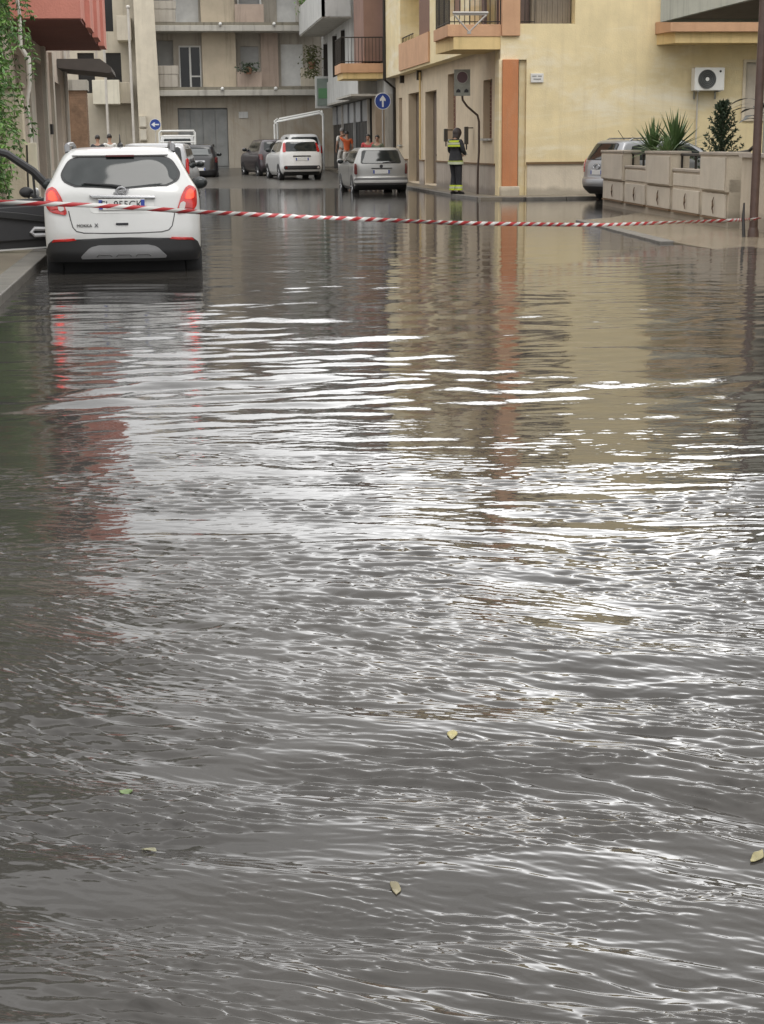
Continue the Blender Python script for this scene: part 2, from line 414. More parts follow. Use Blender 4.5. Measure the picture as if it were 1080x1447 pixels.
    # fine shiver of the surface
    mp = t.nodes.new('ShaderNodeMapping'); mp.inputs['Scale'].default_value = (16, 34, 1); mp.inputs['Rotation'].default_value = (0, 0, rad(-8))
    t.links.new(c.outputs['Object'], mp.inputs[0])
    n2 = t.nodes.new('ShaderNodeTexNoise'); n2.inputs['Scale'].default_value = 1; n2.inputs['Detail'].default_value = 2
    t.links.new(mp.outputs[0], n2.inputs['Vector'])
    bp = t.nodes.new('ShaderNodeBump'); bp.inputs['Strength'].default_value = .10; bp.inputs['Distance'].default_value = .008
    t.links.new(n2.outputs['Fac'], bp.inputs['Height']); t.links.new(bp.outputs['Normal'], b.inputs['Normal'])
    me.materials.append(m)
    o = bpy.data.objects.new('flood_water', me); COL.objects.link(o); tag(o, kind='structure')
make_water()

def water_z(px, py):
    x, y, h = WATER; i = int(np.argmin((x - px) ** 2 + (y - py) ** 2)); return float(h.ravel()[i])
# ------------------------------------------------------------------ pavements
def slab(name, poly, ztop, m, mk, kerb=None, label=None):
    b = MB(); b.prism([(p[0], p[1], -.45) for p in poly], (0, 0, ztop + .45))
    o = tag(b.build(name, m), kind='structure')
    if kerb:                                  # kerb stones along the road edge, standing 3 mm proud, one by one
        k = MB()
        for (xa, ya), (xb, yb) in zip(kerb, kerb[1:]):
            A, B = Vector((xa, ya)), Vector((xb, yb)); L = (B - A).length; n = max(1, int(L / 1.0)); d = (B - A) / L; q = Vector((-d.y, d.x)) * .13
            for i in range(n):
                p0 = A + d * (L * i / n + .006); p1 = A + d * (L * (i + 1) / n - .006)
                k.prism([(*(p0 + q), -.44), (*(p1 + q), -.44), (*(p1 - q), -.44), (*(p0 - q), -.44)], (0, 0, ztop + .452))
        o2 = tag(k.build('kerb', mk, bevel=.012), kind='structure')
    return o
slab('left_pavement', [(-2.75, -6), (-1.85, -6), (-1.80, 60), (-2.75, 60)], .085, M_PAVE, M_KERB, kerb=[(-1.73, 4), (-1.68, 60)])
slab('corner_pavement', [(7.92, 40.1), (9.0, 39.75), (13.2, 39.75), (13.2, 41.6), (9.2, 41.6), (9.2, 62), (7.95, 62), (7.8, 42)], .06, M_PAVE, M_KERB,
     kerb=[(7.88, 62), (7.80, 43), (8.0, 40.4), (9.0, 39.7), (13.2, 39.7)])
slab('far_right_pavement', [(7.6, 62), (9.2, 62), (9.2, 79), (7.0, 79)], .32, M_PAVE, M_KERB)
_rp = [(7.10, 21.9, .020), (7.62, 28.6, .004), (7.9, 31.5, -.03), (10.2, 34.5, -.03), (9.85, 31, .012), (9.3, 24, .035), (9.2, 12, .03), (8.5, 12, .0), (7.40, 18.9, -.02)]
q = MB(); q.v = [(x, y, -.45) for x, y, z in _rp] + [(x, y, z) for x, y, z in _rp] + [(8.6, 24, .03), (8.6, 29.5, .006), (8.3, 20.5, .012)]
_n = len(_rp); q.f = [(i, (i+1) % _n, _n + (i+1) % _n, _n + i) for i in range(_n)]
q.f += [(9, 10, 19, 18), (10, 11, 19), (11, 12, 13, 19), (13, 14, 18, 19), (14, 15, 20, 18), (15, 16, 20), (16, 17, 20), (17, 9, 18, 20)]
tag(q.build('right_pavement', M_MUDPAVE, smooth=True), kind='structure')
k = MB(); A, B = Vector((7.02, 21.8)), Vector((7.55, 28.6)); d = (B - A).normalized(); nn = Vector((-d.y, d.x)) * .11
for i in range(7):
    p0_, p1_ = A + (B - A) * (i / 7) + d * .006, A + (B - A) * ((i + 1) / 7) - d * .006
    k.prism([(*(p0_ + nn), -.44), (*(p1_ + nn), -.44), (*(p1_ - nn), -.44), (*(p0_ - nn), -.44)], (0, 0, .475 - .012 * i / 7))
tag(k.build('kerb', M_KERB, bevel=.012), kind='structure')

# ------------------------------------------------------------------ the yellow corner house
yh = thing('corner_house', 'yellow rendered corner house with orange corner column and wraparound balcony', 'house', (8.7, 41.5, 0), world=True)
b = MB()
doors = [(51.5, 53.8), (55.1, 57.6)]
fo = lambda y0, y1, z0, z1, d=.28: (-y1, -y0, z0, z1, d)     # facade U runs towards the camera (-Y)
gholes = [fo(51.5, 53.8, .10, 3.12), fo(55.1, 57.6, .10, 3.18), fo(48.0, 49.4, 1.55, 3.5, .2), fo(42.55, 43.75, 1.55, 3.1, .2), fo(59.2, 60.0, 1.4, 3.1, .2)]
wall_sheet(b, (8.7, 0), (0, -1), (-1, 0), -61, -41.86, 0, 3.87, gholes, cap=.45)
o = b.build('wall', M_YELG, yh); tag(o, 'beige ground floor wall with deep door openings')
b = MB()
wall_sheet(b, (8.33, 0), (0, -1), (-1, 0), -61, -43.7, 3.87, 10.2, [fo(50.6, 57.0, 4.85, 6.75, 1.2), fo(45.2, 47.2, 5.0, 6.9, .2), fo(46, 47.6, 8.1, 9.5, .2), fo(50.6, 57.0, 8.0, 9.6, 1.0)], cap=1.25)
wall_sheet(b, (0, 41.5), (1, 0), (0, -1), 9.2, 30, 0, 10.2, [(9.2, 9.4, .0, 3.54, .10), (9.22, 10.68, 4.44, 6.9, .5), (15.38, 16.5, 2.0, 3.45, .15), (13.6, 15.2, 5.4, 7.6, .2)], cap=.6)
b.box(9.2, 9.75, 42.1, 61, 3.87, 10.2)
b.box(9.3, 30, 42.1, 61, .02, 10.15)
b.quad((9.2, 41.86, 0), (9.2, 42.2, 0), (9.2, 42.2, 3.87), (9.2, 41.86, 3.87))
b.box(8.7, 9.2, 41.47, 41.86, 3.54, 4.13)
b.box(8.69, 8.98, 41.86, 42.14, .02, 3.87)
b.box(9.0, 9.3, 41.9, 61, .02, 3.87)
o = b.build('wall', M_YEL, yh); tag(o, 'yellow stained gable wall')
def ybox(name, m, *d, bevel=0, par=yh):
    q = MB()
    for a in d: q.box(*a)
    return q.build(name, m, par, bevel=bevel)
ybox('corner_recess', M_YEL, (9.18, 9.4, 41.59, 41.64, .02, 3.54), (8.66, 8.76, 41.44, 41.88, .02, 3.54))
ybox('corner_column', M_ORAD, (8.74, 9.16, 41.36, 41.78, .3, 3.54), bevel=.012)
ybox('corner_column', M_ORA, (8.72, 9.2, 41.40, 41.82, 4.13, 10.1), bevel=.012)
ybox('column_base', M_PLINTH, (8.69, 9.21, 41.33, 41.83, .03, .30), bevel=.015)
ybox('plinth', M_PLINTH, (9.44, 16, 41.455, 41.6, .03, .86))
ybox('plinth_coping', M_BROWNLINE, (9.42, 16, 41.42, 41.6, .86, .92))
for a, c in ((41.9, 51.35), (53.95, 54.95), (57.75, 60.9)):
    ybox('plinth', M_PLINTHG, (8.665, 8.8, a, c, .03, .84)); ybox('plinth_coping', M_BROWNLINE, (8.63, 8.8, a, c, .84, .885))
for y0, y1, zt in ((51.5, 53.8, 3.12), (55.1, 57.6, 3.18)):
    q = MB(); q.box(8.985, 9.04, y0, y1, .1, zt)
    for k in range(2):
        ym = y0 + .2 + k * (y1 - y0) / 2
        q.box(8.965, 8.985, ym, ym + (y1 - y0) / 2 - .35, .4, 1.4); q.box(8.965, 8.985, ym, ym + (y1 - y0) / 2 - .35, 1.6, zt - .3)
    d = q.build('door', M_DOORB, yh)
    q = MB(); q.ball((8.93, (y0 + y1) / 2 + .1, 1.05), .05); q.build('handle', M_IRON, d, smooth=True)
for y0, y1, z0, z1 in ((48.0, 49.4, 1.55, 3.5), (42.55, 43.75, 1.55, 3.1), (59.2, 60.0, 1.4, 3.1)):
    wn = ybox('window', M_SHUTB, *[(8.885, 8.95, y0, y1, z0 + .07 * k * (z1 - z0), z0 + (.07 * k + .06) * (z1 - z0)) for k in range(14)], (8.93, 8.97, y0, y1, z0, z1))
    ybox('sill', M_GREYC, (8.62, 8.75, y0 - .06, y1 + .06, z0 - .06, z0), par=wn)
# loggia on the street side: orange parapet, brown shutters, grey green back wall
q = MB(); q.box(8.27, 8.33, 50.55, 57.05, 3.95, 4.86); q.build('parapet', M_ORA, yh)
q = MB()
for k in range(12): q.box(8.36, 8.40, 50.65 + k * .19, 50.65 + k * .19 + .17, 4.9, 6.7)
q.build('shutter', M_SHUTB, yh)
q = MB(); q.box(9.45, 9.53, 50.6, 57, 4.85, 6.75); q.build('loggia_back', M_CURT, yh)
q = MB(); q.box(8.38, 8.42, 54.5, 57.0, 5.05, 5.08)
for k in range(8): q.box(8.385, 8.405, 54.5 + k * .35, 54.52 + k * .35, 4.86, 5.05)
q.build('handrail', M_IRON, yh)
for y0, y1, z0, z1, dep in ((45.2, 47.2, 5.0, 6.9, .2), (46, 47.6, 8.1, 9.5, .2), (50.6, 57.0, 8.0, 9.6, 1.0)):
    ybox('window', M_SHUTB, (8.33 + dep - .03, 8.33 + dep + .03, y0, y1, z0, z1))
# corner balcony
q = MB(); q.box(7.30, 8.72, 41.48, 43.7, 4.12, 4.42); q.build('balcony_slab', M_ORA, yh, bevel=.01)
q = MB(); q.prism([(7.46, 41.50, 3.80), (8.72, 41.50, 3.80), (8.72, 43.7, 3.80), (7.36, 43.7, 3.80)], (0, 0, .32)); q.build('balcony_soffit', M_OCH, yh)
def railing(name, pts, z0, zh, m, par, step=.13, bars=True, r=.011):
    q = MB()
    for A, B in zip(pts, pts[1:]):
        A = Vector(A); B = Vector(B); n = max(1, int((B - A).length / step))
        q.tube([(A.x, A.y, z0 + zh), (B.x, B.y, z0 + zh)], .022, 6); q.tube([(A.x, A.y, z0 + .07), (B.x, B.y, z0 + .07)], .014, 6)
        for k in range(n + 1):
            p = A.lerp(B, k / n); q.tube([(p.x, p.y, z0), (p.x, p.y, z0 + zh)], r if k % 6 else .018, 5)
    return q.build(name, m, par)
railing('balcony_railing', [(8.7, 41.56), (7.36, 41.56), (7.36, 43.65)], 4.42, .98, M_IRON, yh)
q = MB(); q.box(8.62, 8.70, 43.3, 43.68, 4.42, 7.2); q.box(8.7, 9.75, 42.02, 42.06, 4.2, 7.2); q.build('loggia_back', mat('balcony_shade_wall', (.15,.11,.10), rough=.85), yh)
q = MB()
for k in range(15): q.box(9.60 + k * .07, 9.60 + k * .07 + .065, 41.86 + .01 * (k % 2), 41.9 + .01 * (k % 2), 4.45, 5.35)
q.box(9.58, 10.66, 41.9, 41.95, 4.44, 6.9)
q.build('balcony_blind', mat('taupe_blind', (.21,.175,.135), rough=.9, streak=.4), yh)
railing('balcony_railing', [(9.22, 41.55), (9.62, 41.55)], 4.42, .98, M_IRON, yh)
q = MB(); q.tube([(9.62, 41.8, 5.42), (10.62, 41.8, 5.45)], .03, 6); q.build('handrail', mat('dusty_rail', (.30,.26,.21)), yh)
# balcony on the gable, right
q = MB(); q.prism([(12.85, 41.5, 4.17), (12.95, 40.5, 4.17), (18, 40.5, 4.17), (18, 41.5, 4.17)], (0, 0, .30)); q.build('balcony_slab', M_ORA, yh, bevel=.008)
q = MB(); q.prism([(12.90, 41.5, 3.90), (13.12, 40.62, 3.90), (18, 40.62, 3.90), (18, 41.5, 3.90)], (0, 0, .27)); q.build('balcony_soffit', M_OCH, yh)
railing('balcony_railing', [(13.0, 41.45), (13.05, 40.6), (18, 40.6)], 4.47, .95, M_IRON, yh)
wn = ybox('window', mat('pinkish_blind', (.56,.50,.42), rough=.7), (15.4, 16.45, 41.56, 41.62, 2.0, 3.45)); ybox('frame', mat('cream_frame', (.66,.58,.45), rough=.6), (15.30, 15.38, 41.46, 41.6, 1.95, 3.52), (15.38, 16.5, 41.46, 41.6, 3.45, 3.52), (15.38, 16.5, 41.46, 41.6, 1.93, 2.0), par=wn)
ybox('window', M_DGLASS, (13.65, 15.15, 41.62, 41.66, 5.4, 7.6))
q = MB(); q.box(8.1, 30.2, 41.3, 61.1, 10.2, 10.42); q.build('roof', M_GREYC, yh)
q = MB(); q.tube([(8.28, 60.85, 10.1), (8.28, 60.85, 3.8), (8.64, 60.85, 3.5), (8.64, 60.85, .12)], .055, 8); q.build('downpipe', M_IRON, yh)
q = MB(); q.tube([(14.05, 41.44, 2.85), (14.05, 41.44, .95)], .022, 8); q.build('cable_duct', M_PIPEW, yh)
q = MB(); q.tube([(8.62, 54.45, 3.8), (8.62, 54.45, .9)], .035, 6); q.build('cable_duct', M_OCH, yh)
for yy, zz in ((54.6, 3.55), (58.6, 3.6)): ybox('wall_lamp', M_IRON, (8.55, 8.69, yy, yy + .18, zz, zz + .32))

# things on the yellow house
p = at(759.5, 110, Y=41.44)
sp = thing('street_name_plate', 'small white street name plate on the yellow gable beside the orange column', 'sign', (p.x, 41.49, p.z), world=True)
q = MB(); q.box(p.x-.17, p.x+.17, 41.455, 41.495, p.z-.115, p.z+.115); q.build('plate', mat('marble_plate', (.68,.67,.64), rough=.35, scale=9, var=.08), sp, bevel=.004)
q = MB()
for k, (a, c) in enumerate(((-.13, -.02), (.02, .12), (-.10, .1))):
    zz = p.z + (.045 if k < 2 else -.03)
    q.box(p.x+a, p.x+c, 41.449, 41.456, zz-.012, zz+.012)
q.build('lettering', mat('grey_lettering', (.25,.25,.25)), sp)
p = at(1002, 112, Y=41.2)
ac = thing('air_conditioner', 'white outdoor air conditioner unit with round dark fan on the yellow gable', 'air conditioner', (p.x, 41.5, p.z-.31), world=True)
q = MB(); q.box(p.x-.41, p.x+.41, 41.14, 41.44, p.z-.29, p.z+.30); q.build('casing', M_WHITE, ac, bevel=.02)
q = MB(); q.disc((p.x-.07, 41.139, p.z), (0,-1,0), .245, .012, 36); fg = q.build('fan_guard', mat('fan_dark', (.07,.075,.075), rough=.5), ac)
q = MB()
for k in range(5): q.tube([(p.x-.07+(.05+.045*k)*math.cos(t), 41.120, p.z+(.05+.045*k)*math.sin(t)) for t in [2*math.pi*i/28 for i in range(29)]], .006, 5)
q.build('guard_ring', metal('guard_grey', (.16,.165,.165)), fg, smooth=True)
q = MB(); q.disc((p.x-.07, 41.127, p.z), (0,-1,0), .05, .016, 20); q.build('fan_hub', M_WHITE, fg)
q = MB(); q.disc((p.x+.29, 41.139, p.z+.2), (0,-1,0), .03, .006, 16); q.build('badge', M_IRON, ac)
for dx in (-.3, .28):
    q = MB(); q.box(p.x+dx-.02, p.x+dx+.02, 41.12, 41.5, p.z-.325, p.z-.29); q.box(p.x+dx-.02, p.x+dx+.02, 41.46, 41.5, p.z-.5, p.z-.326); q.build('bracket', M_GALV, ac)
# folded drying rack on the corner balcony
M_RACK = mat('dull_rack_grey', (.40,.38,.35), rough=.5)
dr_ = thing('drying_rack', 'pale grey folding clothes drying rack on the orange corner balcony', 'drying rack', (7.9, 42.0, 4.42), world=True)
for yy in (41.49,):
    a = at(640, 18, Y=yy); c = at(690, 18, Y=yy); v = at(663, 45, Y=yy)
    q = MB(); q.tube([a, c], .035, 8); q.tube([a + Vector((.02,0,-.05)), c + Vector((-.02,0,-.05))], .015, 6); q.build('top_bar', M_RACK, dr_)
    q = MB(); q.tube([a + Vector((.05, 0, -.06)), v], .022, 8); q.build('leg', M_RACK, dr_)
    q = MB(); q.tube([c + Vector((-.05, 0, -.06)), v], .022, 8); q.build('leg', M_RACK, dr_)
    q = MB(); q.box(v.x-.05, v.x+.05, yy-.02, yy+.02, v.z-.05, v.z+.01); q.build('hinge', M_RACK, dr_)

# ------------------------------------------------------------------ pale house beyond it
gh = thing('pale_house', 'pale grey house with long concrete balcony and dark shop front beyond yellow house', 'house', (8.3, 61.2, 0), world=True)
q = MB(); wall_sheet(q, (7.6, 0), (0, -1), (-1, 0), -78.5, -66.5, 3.3, 11.5, [fo(75.6, 77.4, 4.3, 6.1, .25), fo(68.2, 69.6, 4.1, 6.2, .3), fo(71.4, 73.2, 4.4, 6.2, .25), fo(68, 70, 7.3, 9.2, .3), fo(73, 75, 7.3, 9.2, .3)], cap=.7)
q.box(8.3, 16, 66.5, 78.5, .05, 11.4); q.box(8.3, 16, 61.02, 66.5, 3.3, 11.4)
o = q.build('wall', M_GREYW, gh)
q = MB(); q.box(8.31, 16, 61.02, 78.4, .1, 3.3); q.build('wall', M_GREYC, gh)
q = MB(); q.box(7.6, 8.3, 66.5, 78.5, 3.22, 3.3); q.box(7.0, 8.3, 61.05, 66.5, 3.22, 3.3); q.build('canopy', M_GREYC, gh)
q = MB(); q.box(7.55, 8.29, 63.3, 66.4, 3.3, 4.5); q.build('fascia', M_GREYW, gh)
for y0, y1, z0, z1 in ((75.6, 77.4, 4.3, 6.1), (68.2, 69.6, 4.1, 6.2), (71.4, 73.2, 4.4, 6.2), (68, 70, 7.3, 9.2), (73, 75, 7.3, 9.2)):
    wn = ybox('window', M_SHUTG, (7.8, 7.86, y0, y1, z0, z1), par=gh); ybox('frame', M_IRON, (7.58, 7.8, y1-.06, y1, z0, z1), par=wn)
# smoked shop front with posts and hanging grey panels
q = MB()
for k in range(12): q.box(8.10, 8.2, 64.0 + k*1.2, 64.0 + k*1.2 + 1.12, .3, 3.2)
q.build('shop_front', M_GLASSG, gh)
for k in range(3):
    q = MB(); y = 63.9 + k * 4.8; q.box(7.98, 8.08, y, y+.12, .2, 3.2); q.build('post', M_SHUTG if k % 2 else M_PIPEW, gh)
for k in range(6):
    q = MB(); y = 63.95 + k * 2.4; q.box(8.02, 8.09, y+.25, y+1.9, 2.35, 3.18); q.build('hanging_panel', mat('grey_panel', (.30,.31,.32), rough=.4), gh)
# brown corner bay, orange near balcony
q = MB(); q.box(7.55, 8.3, 61.3, 64.5, 4.5, 9.0); q.build('bay', plaster('red_brown_render', (.26,.16,.125)), gh)
q = MB(); q.box(7.95, 8.32, 61.15, 62.2, .1, 3.3); q.build('pilaster', plaster('tan_render', (.33,.26,.19)), gh)
q = MB(); q.box(6.62, 8.25, 61.05, 63.2, 4.08, 4.42); q.build('balcony_slab', M_ORA, gh, bevel=.01)
q = MB(); q.box(6.72, 8.25, 61.12, 63.2, 3.86, 4.08); q.build('balcony_soffit', M_OCH, gh)
railing('balcony_railing', [(8.25, 61.1), (6.66, 61.1), (6.66, 63.2)], 4.42, .95, M_IRON, gh)
# the big concrete balcony of the floor above
q = MB(); q.box(6.45, 7.65, 66, 77.3, 6.45, 6.75); q.build('balcony_slab', M_GREYC, gh)
q = MB(); q.box(6.42, 6.55, 65.95, 77.35, 6.5, 7.75); q.box(6.42, 7.6, 65.95, 66.08, 6.5, 7.75); q.box(6.42, 7.6, 77.22, 77.35, 6.5, 7.75); q.build('balcony_parapet', M_GREYW, gh)
q = MB(); q.box(6.6, 7.6, 66, 77.3, 9.5, 9.8); q.build('balcony_slab', M_GREYC, gh)
q = MB(); q.box(7.0, 16, 61, 78.6, 11.5, 11.75); q.build('roof', M_GREYC, gh)
# projecting lightbox sign, unlit
a0 = at(445, 108, Y=76.3); a1 = at(462, 153, Y=76.3)
ls = thing('shop_sign', 'pale framed green shop sign box projecting above the dark shop front', 'sign', ((a0.x+a1.x)/2, 76.3, a1.z), world=True)
q = MB(); q.box(a0.x, a1.x+.3, 76.22, 76.38, a1.z, a0.z); q.build('frame', M_GREYW, ls, bevel=.02)
q = MB(); q.box(a0.x+.09, a1.x+.28, 76.17, 76.22, a1.z+.12, a0.z-.1); q.build('panel', mat('sign_grey_panel', (.20,.24,.21), rough=.3), ls)
q = MB(); q.box(a0.x+.15, a1.x+.25, 76.150, 76.172, a1.z+.45, a0.z-.55); q.build('emblem', mat('faded_green', (.10,.24,.11), rough=.4), ls)

# ------------------------------------------------------------------ far block closing the street
fb = thing('apartment_block', 'stained beige apartment block with long balconies closing the street', 'apartment block', (3, 79, .35), world=True)
Z1, Z2, Z3 = 3.80, 6.82, 9.85
q = MB()
hol = [(.72, 1.8, 4.2, 6.25, .2), (3.75, 4.65, 5.1, 6.2, .2), (5.75, 6.85, 4.3, 6.3, .15), (-.65, .45, 4.1, 6.5, .5),
       (.55, 1.75, 7.1, 9.3, .2), (3.75, 4.75, 7.9, 9.3, .2), (5.6, 6.6, 7.2, 9.3, .15), (-.65, .35, 7.1, 9.4, .5), (.6, 1.8, 10.1, 12.2, .2), (3.8, 4.8, 10.9, 12.2, .2), (5.6, 6.6, 10.1, 12.2, .2)]
wall_sheet(q, (0, 80.5), (1, 0), (0, -1), -1.0, 10, Z1, 12.4, hol, cap=.6)
q.box(-1.0, 10, 81.0, 90, .3, 12.38)
q.build('wall', M_BEI, fb)
q = MB(); wall_sheet(q, (0, 79.7), (1, 0), (0, -1), -.8, 10, .3, Z1, [(.55, 3.0, .33, 3.25, .25)], cap=1.2); q.build('wall', plaster('ground_floor_render', (.37,.33,.27), streak=.5, streak_col=(.15,.11,.07), blotch=.6, blotch_col=(.30,.22,.14)), fb)
for z in (Z1, Z2, Z3):
    q = MB(); q.box(-.72, 7.4, 78.95, 80.5, z, z + .27); q.build('balcony_slab', M_GREYC, fb, bevel=.02)
    q = MB(); q.box(-.72, 7.35, 79.0, 79.14, z + .27, z + .42); q.build('balcony_kerb', plaster('mossy_concrete', (.22,.20,.155), streak=.8, streak_col=(.055,.05,.035)), fb)
q = MB(); q.box(-.72, .62, 78.98, 79.12, Z1+.42, Z1+1.02); q.box(-.76, .66, 78.96, 79.14, Z1+1.02, Z1+1.42); q.build('balcony_parapet', M_BEI, fb, bevel=.02)
q = MB(); q.box(-.72, .62, 78.98, 79.12, Z2+.42, Z2+1.02); q.box(-.76, .66, 78.96, 79.14, Z2+1.02, Z2+1.40); q.build('balcony_parapet', M_BEI, fb, bevel=.02)
q = MB(); q.box(6.6, 7.4, 78.98, 79.12, Z1+.42, Z1+1.3); q.build('balcony_parapet', M_BEIL, fb, bevel=.02)
q = MB(); q.box(6.4, 7.3, 78.98, 79.12, Z2+.42, Z2+1.2); q.build('balcony_parapet', M_GREYC, fb, bevel=.02)
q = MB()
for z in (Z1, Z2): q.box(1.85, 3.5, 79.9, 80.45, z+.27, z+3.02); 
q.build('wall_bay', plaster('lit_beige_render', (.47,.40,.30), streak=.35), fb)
q = MB()
for z in (Z1,): q.box(4.75, 5.6, 80.2, 80.45, z+.27, z+3.02)
q.build('wall_bay', M_PINKW, fb)
ybox('balcony_parapet', M_PINKW, (3.52, 4.72, 79.6, 79.7, Z1+.42, Z1+1.15), par=fb); ybox('balcony_parapet', M_PINKW, (3.5, 4.9, 79.6, 79.7, Z2+.42, Z2+1.3), par=fb)
# openings
wn = ybox('window', M_DGLASS, (.72, 1.8, 80.66, 80.7, 4.2, 6.25), par=fb)
ybox('frame', M_WHITE, (.72, .78, 80.58, 80.66, 4.2, 6.25), (1.74, 1.8, 80.58, 80.66, 4.2, 6.25), (1.22, 1.31, 80.56, 80.66, 4.2, 6.25), (.78, 1.74, 80.58, 80.66, 6.17, 6.25), (1.31, 1.74, 80.58, 80.66, 4.75, 4.82), par=wn)
ybox('window', M_SHUTG, (3.75, 4.65, 80.6, 80.66, 5.1, 6.2), par=fb)
ybox('window', M_SHUTW, (5.75, 6.85, 80.58, 80.62, 4.3, 6.3), par=fb)
ybox('loggia_back', M_SHUTG, (-.65, .45, 80.9, 80.97, 4.1, 6.5), (-.65, .35, 80.9, 80.97, 7.1, 9.4), par=fb)
ybox('window', M_SHUTW, (.55, 1.75, 80.6, 80.66, 7.1, 9.3), par=fb)
wn = ybox('window', M_SHUTG, (3.75, 4.75, 80.6, 80.66, 7.9, 9.3), par=fb)
ybox('frame', M_WHITE, (3.65, 3.75, 80.42, 80.62, 7.8, 9.3), (4.75, 4.85, 80.42, 80.62, 7.8, 9.3), (3.75, 4.75, 80.42, 80.62, 7.8, 7.9), par=wn)
ybox('window', M_SHUTW, (5.6, 6.6, 80.56, 80.62, 7.2, 9.3), par=fb)
for x0, x1, z0 in ((.6, 1.8, 10.1), (3.8, 4.8, 10.9), (5.6, 6.6, 10.1)): ybox('window', M_SHUTG, (x0, x1, 80.6, 80.66, z0, 12.2), par=fb)
# garage gate
q = MB(); q.box(.55, 3.0, 79.9, 79.94, .33, 3.25)
for k in range(4): q.box(.57 + k*.61, 1.14 + k*.61, 79.86, 79.90, .45, 3.2)
q.box(.57, 2.98, 79.845, 79.86, 1.42, 1.5)
gt = q.build('garage_gate', M_ZINC, fb)
q = MB(); q.box(2.2, 2.28, 79.80, 79.845, 1.3, 1.5); q.build('handle', M_IRON, gt)
q = MB(); q.box(3.55, 4.0, 79.66, 79.7, 2.75, 3.05); q.build('wall_plaque', M_GREYW, fb)
for x in (2.75, 5.35):
    q = MB(); q.ball((x, 78.9, Z1+.33), .085); q.build('balcony_lamp', M_WHITE, fb, smooth=True)
for x in (2.75, 5.35):
    q = MB(); q.ball((x, 78.9, Z2+.33), .085); q.build('balcony_lamp', M_WHITE, fb, smooth=True)
a0 = at(188.5, 0, Y=78.4); a1 = at(219, 0, Y=78.4)
q = MB(); q.prism([(a0.x, 78.4, 12.4), (a1.x-.15, 78.4, 12.4), (a1.x+.12, 78.4, .25), (a0.x, 78.4, .25)], (0, 1.2, 0)); q.build('corner_pilaster', plaster('pale_pilaster_render', (.60,.54,.43), streak=.3, streak_col=(.3,.26,.2)), fb, bevel=.02)
q = MB(); q.box(-1.2, 10.2, 78.8, 90, 12.4, 12.65); q.build('roof', M_GREYC, fb)
for k in range(2):
    z0 = 1.75 + (.62 if k else 0); a = at(203, 190, Y=78.3)
    mbx = thing('meter_box', ['lower', 'upper'][k] + ' of two cream meter boxes on the tall pilaster', 'meter box', (a.x, 78.4, z0), world=True)
    q = MB(); q.box(a.x-.19, a.x+.17, 78.24, 78.4, z0-.05, z0+.50); q.build('casing', M_BEIL, mbx, bevel=.015)
    q = MB(); q.box(a.x-.15, a.x+.13, 78.225, 78.24, z0, z0+.45); q.build('lid', mat('cream_lid', (.56,.52,.43), rough=.4), mbx)
# cream house left of the pilaster
ch = thing('cream_house', 'cream house with small solid balconies behind the lamp pole', 'house', (-4, 80, .3), world=True)
q = MB(); wall_sheet(q, (0, 80.3), (1, 0), (0, -1), -9, a0.x, .25, 11, [(-4.2, -3.4, 4.0, 5.9, .2), (-2.9, -2.1, 4.0, 5.9, .2), (-3.0, -2.4, 6.9, 8.9, .2)], cap=.5); q.box(-9, a0.x, 80.9, 88, .25, 10.95); q.build('wall', M_BEIL, ch)
for x0, x1, z0, z1 in ((-4.2, -3.4, 4.0, 5.9), (-2.9, -2.1, 4.0, 5.9), (-3.0, -2.4, 6.9, 8.9)): ybox('window', M_DGLASS, (x0, x1, 80.46, 80.5, z0, z1), par=ch)
a = at(130, 113, Y=78.2); c = at(170, 147, Y=78.2)
q = MB(); q.box(a.x, c.x, 78.2, 80.3, c.z, a.z); q.build('balcony', plaster('lit_cream_render', (.62,.58,.47), streak=.3), ch, bevel=.02)  # lit balcony front, its light put into the paler colour
a = at(168, 116, Y=79.4); c = at(186, 146, Y=79.4)
q = MB(); q.box(a.x, c.x, 79.4, 80.3, c.z, a.z); q.build('balcony', M_BEIL, ch, bevel=.02)  # shaded side of that balcony, drawn as a darker box
a = at(164, 22, Y=78.6); c = at(186, 57, Y=78.6)
q = MB(); q.box(a.x, c.x, 78.6, 80.3, c.z, a.z); q.build('balcony', M_BEIL, ch, bevel=.02)

# ------------------------------------------------------------------ left house with red bay
lh = thing('red_bay_house', 'brown house with a red overhanging bay and tall dark doorway', 'house', (-2.7, 29, 0), world=True)
lo = lambda y0, y1, z0, z1, d=.25: (y0, y1, z0, z1, d)
q = MB(); wall_sheet(q, (-2.7, 0), (0, 1), (1, 0), 27.6, 46, 0, 11, [lo(34.4, 36.4, .09, 3.2, .35), lo(30.0, 31.1, 1.6, 3.1, .12), lo(40.5, 42.5, .1, 3.0, .3), lo(30, 32, 7.6, 9.4), lo(35, 37, 7.6, 9.4), lo(41, 43, 4.5, 6.4)], cap=.7)
q.box(-14, -3.3, 27.6, 46, 0, 10.95); q.box(-3.35, -2.75, 27.58, 27.7, 0, 11); q.build('wall', M_LEFTW, lh)
for y0, y1, z0, z1, d in ((30.0, 31.1, 1.6, 3.1, .1), (30, 32, 7.6, 9.4, .2), (35, 37, 7.6, 9.4, .2), (41, 43, 4.5, 6.4, .2)):
    ybox('window', M_SHUTB, (-2.7-d-.05, -2.7-d, y0, y1, z0, z1), par=lh)
for y0, y1, z1, d in ((34.4, 36.4, 3.2, .33), (40.5, 42.5, 3.0, .28)):
    dd = ybox('door', M_DARK, (-2.7-d-.06, -2.7-d, y0, y1, .1, z1), par=lh); ybox('handle', M_GALV, (-2.7-d, -2.7-d+.06, y0+.2, y0+.26, 1.0, 1.15), par=dd)
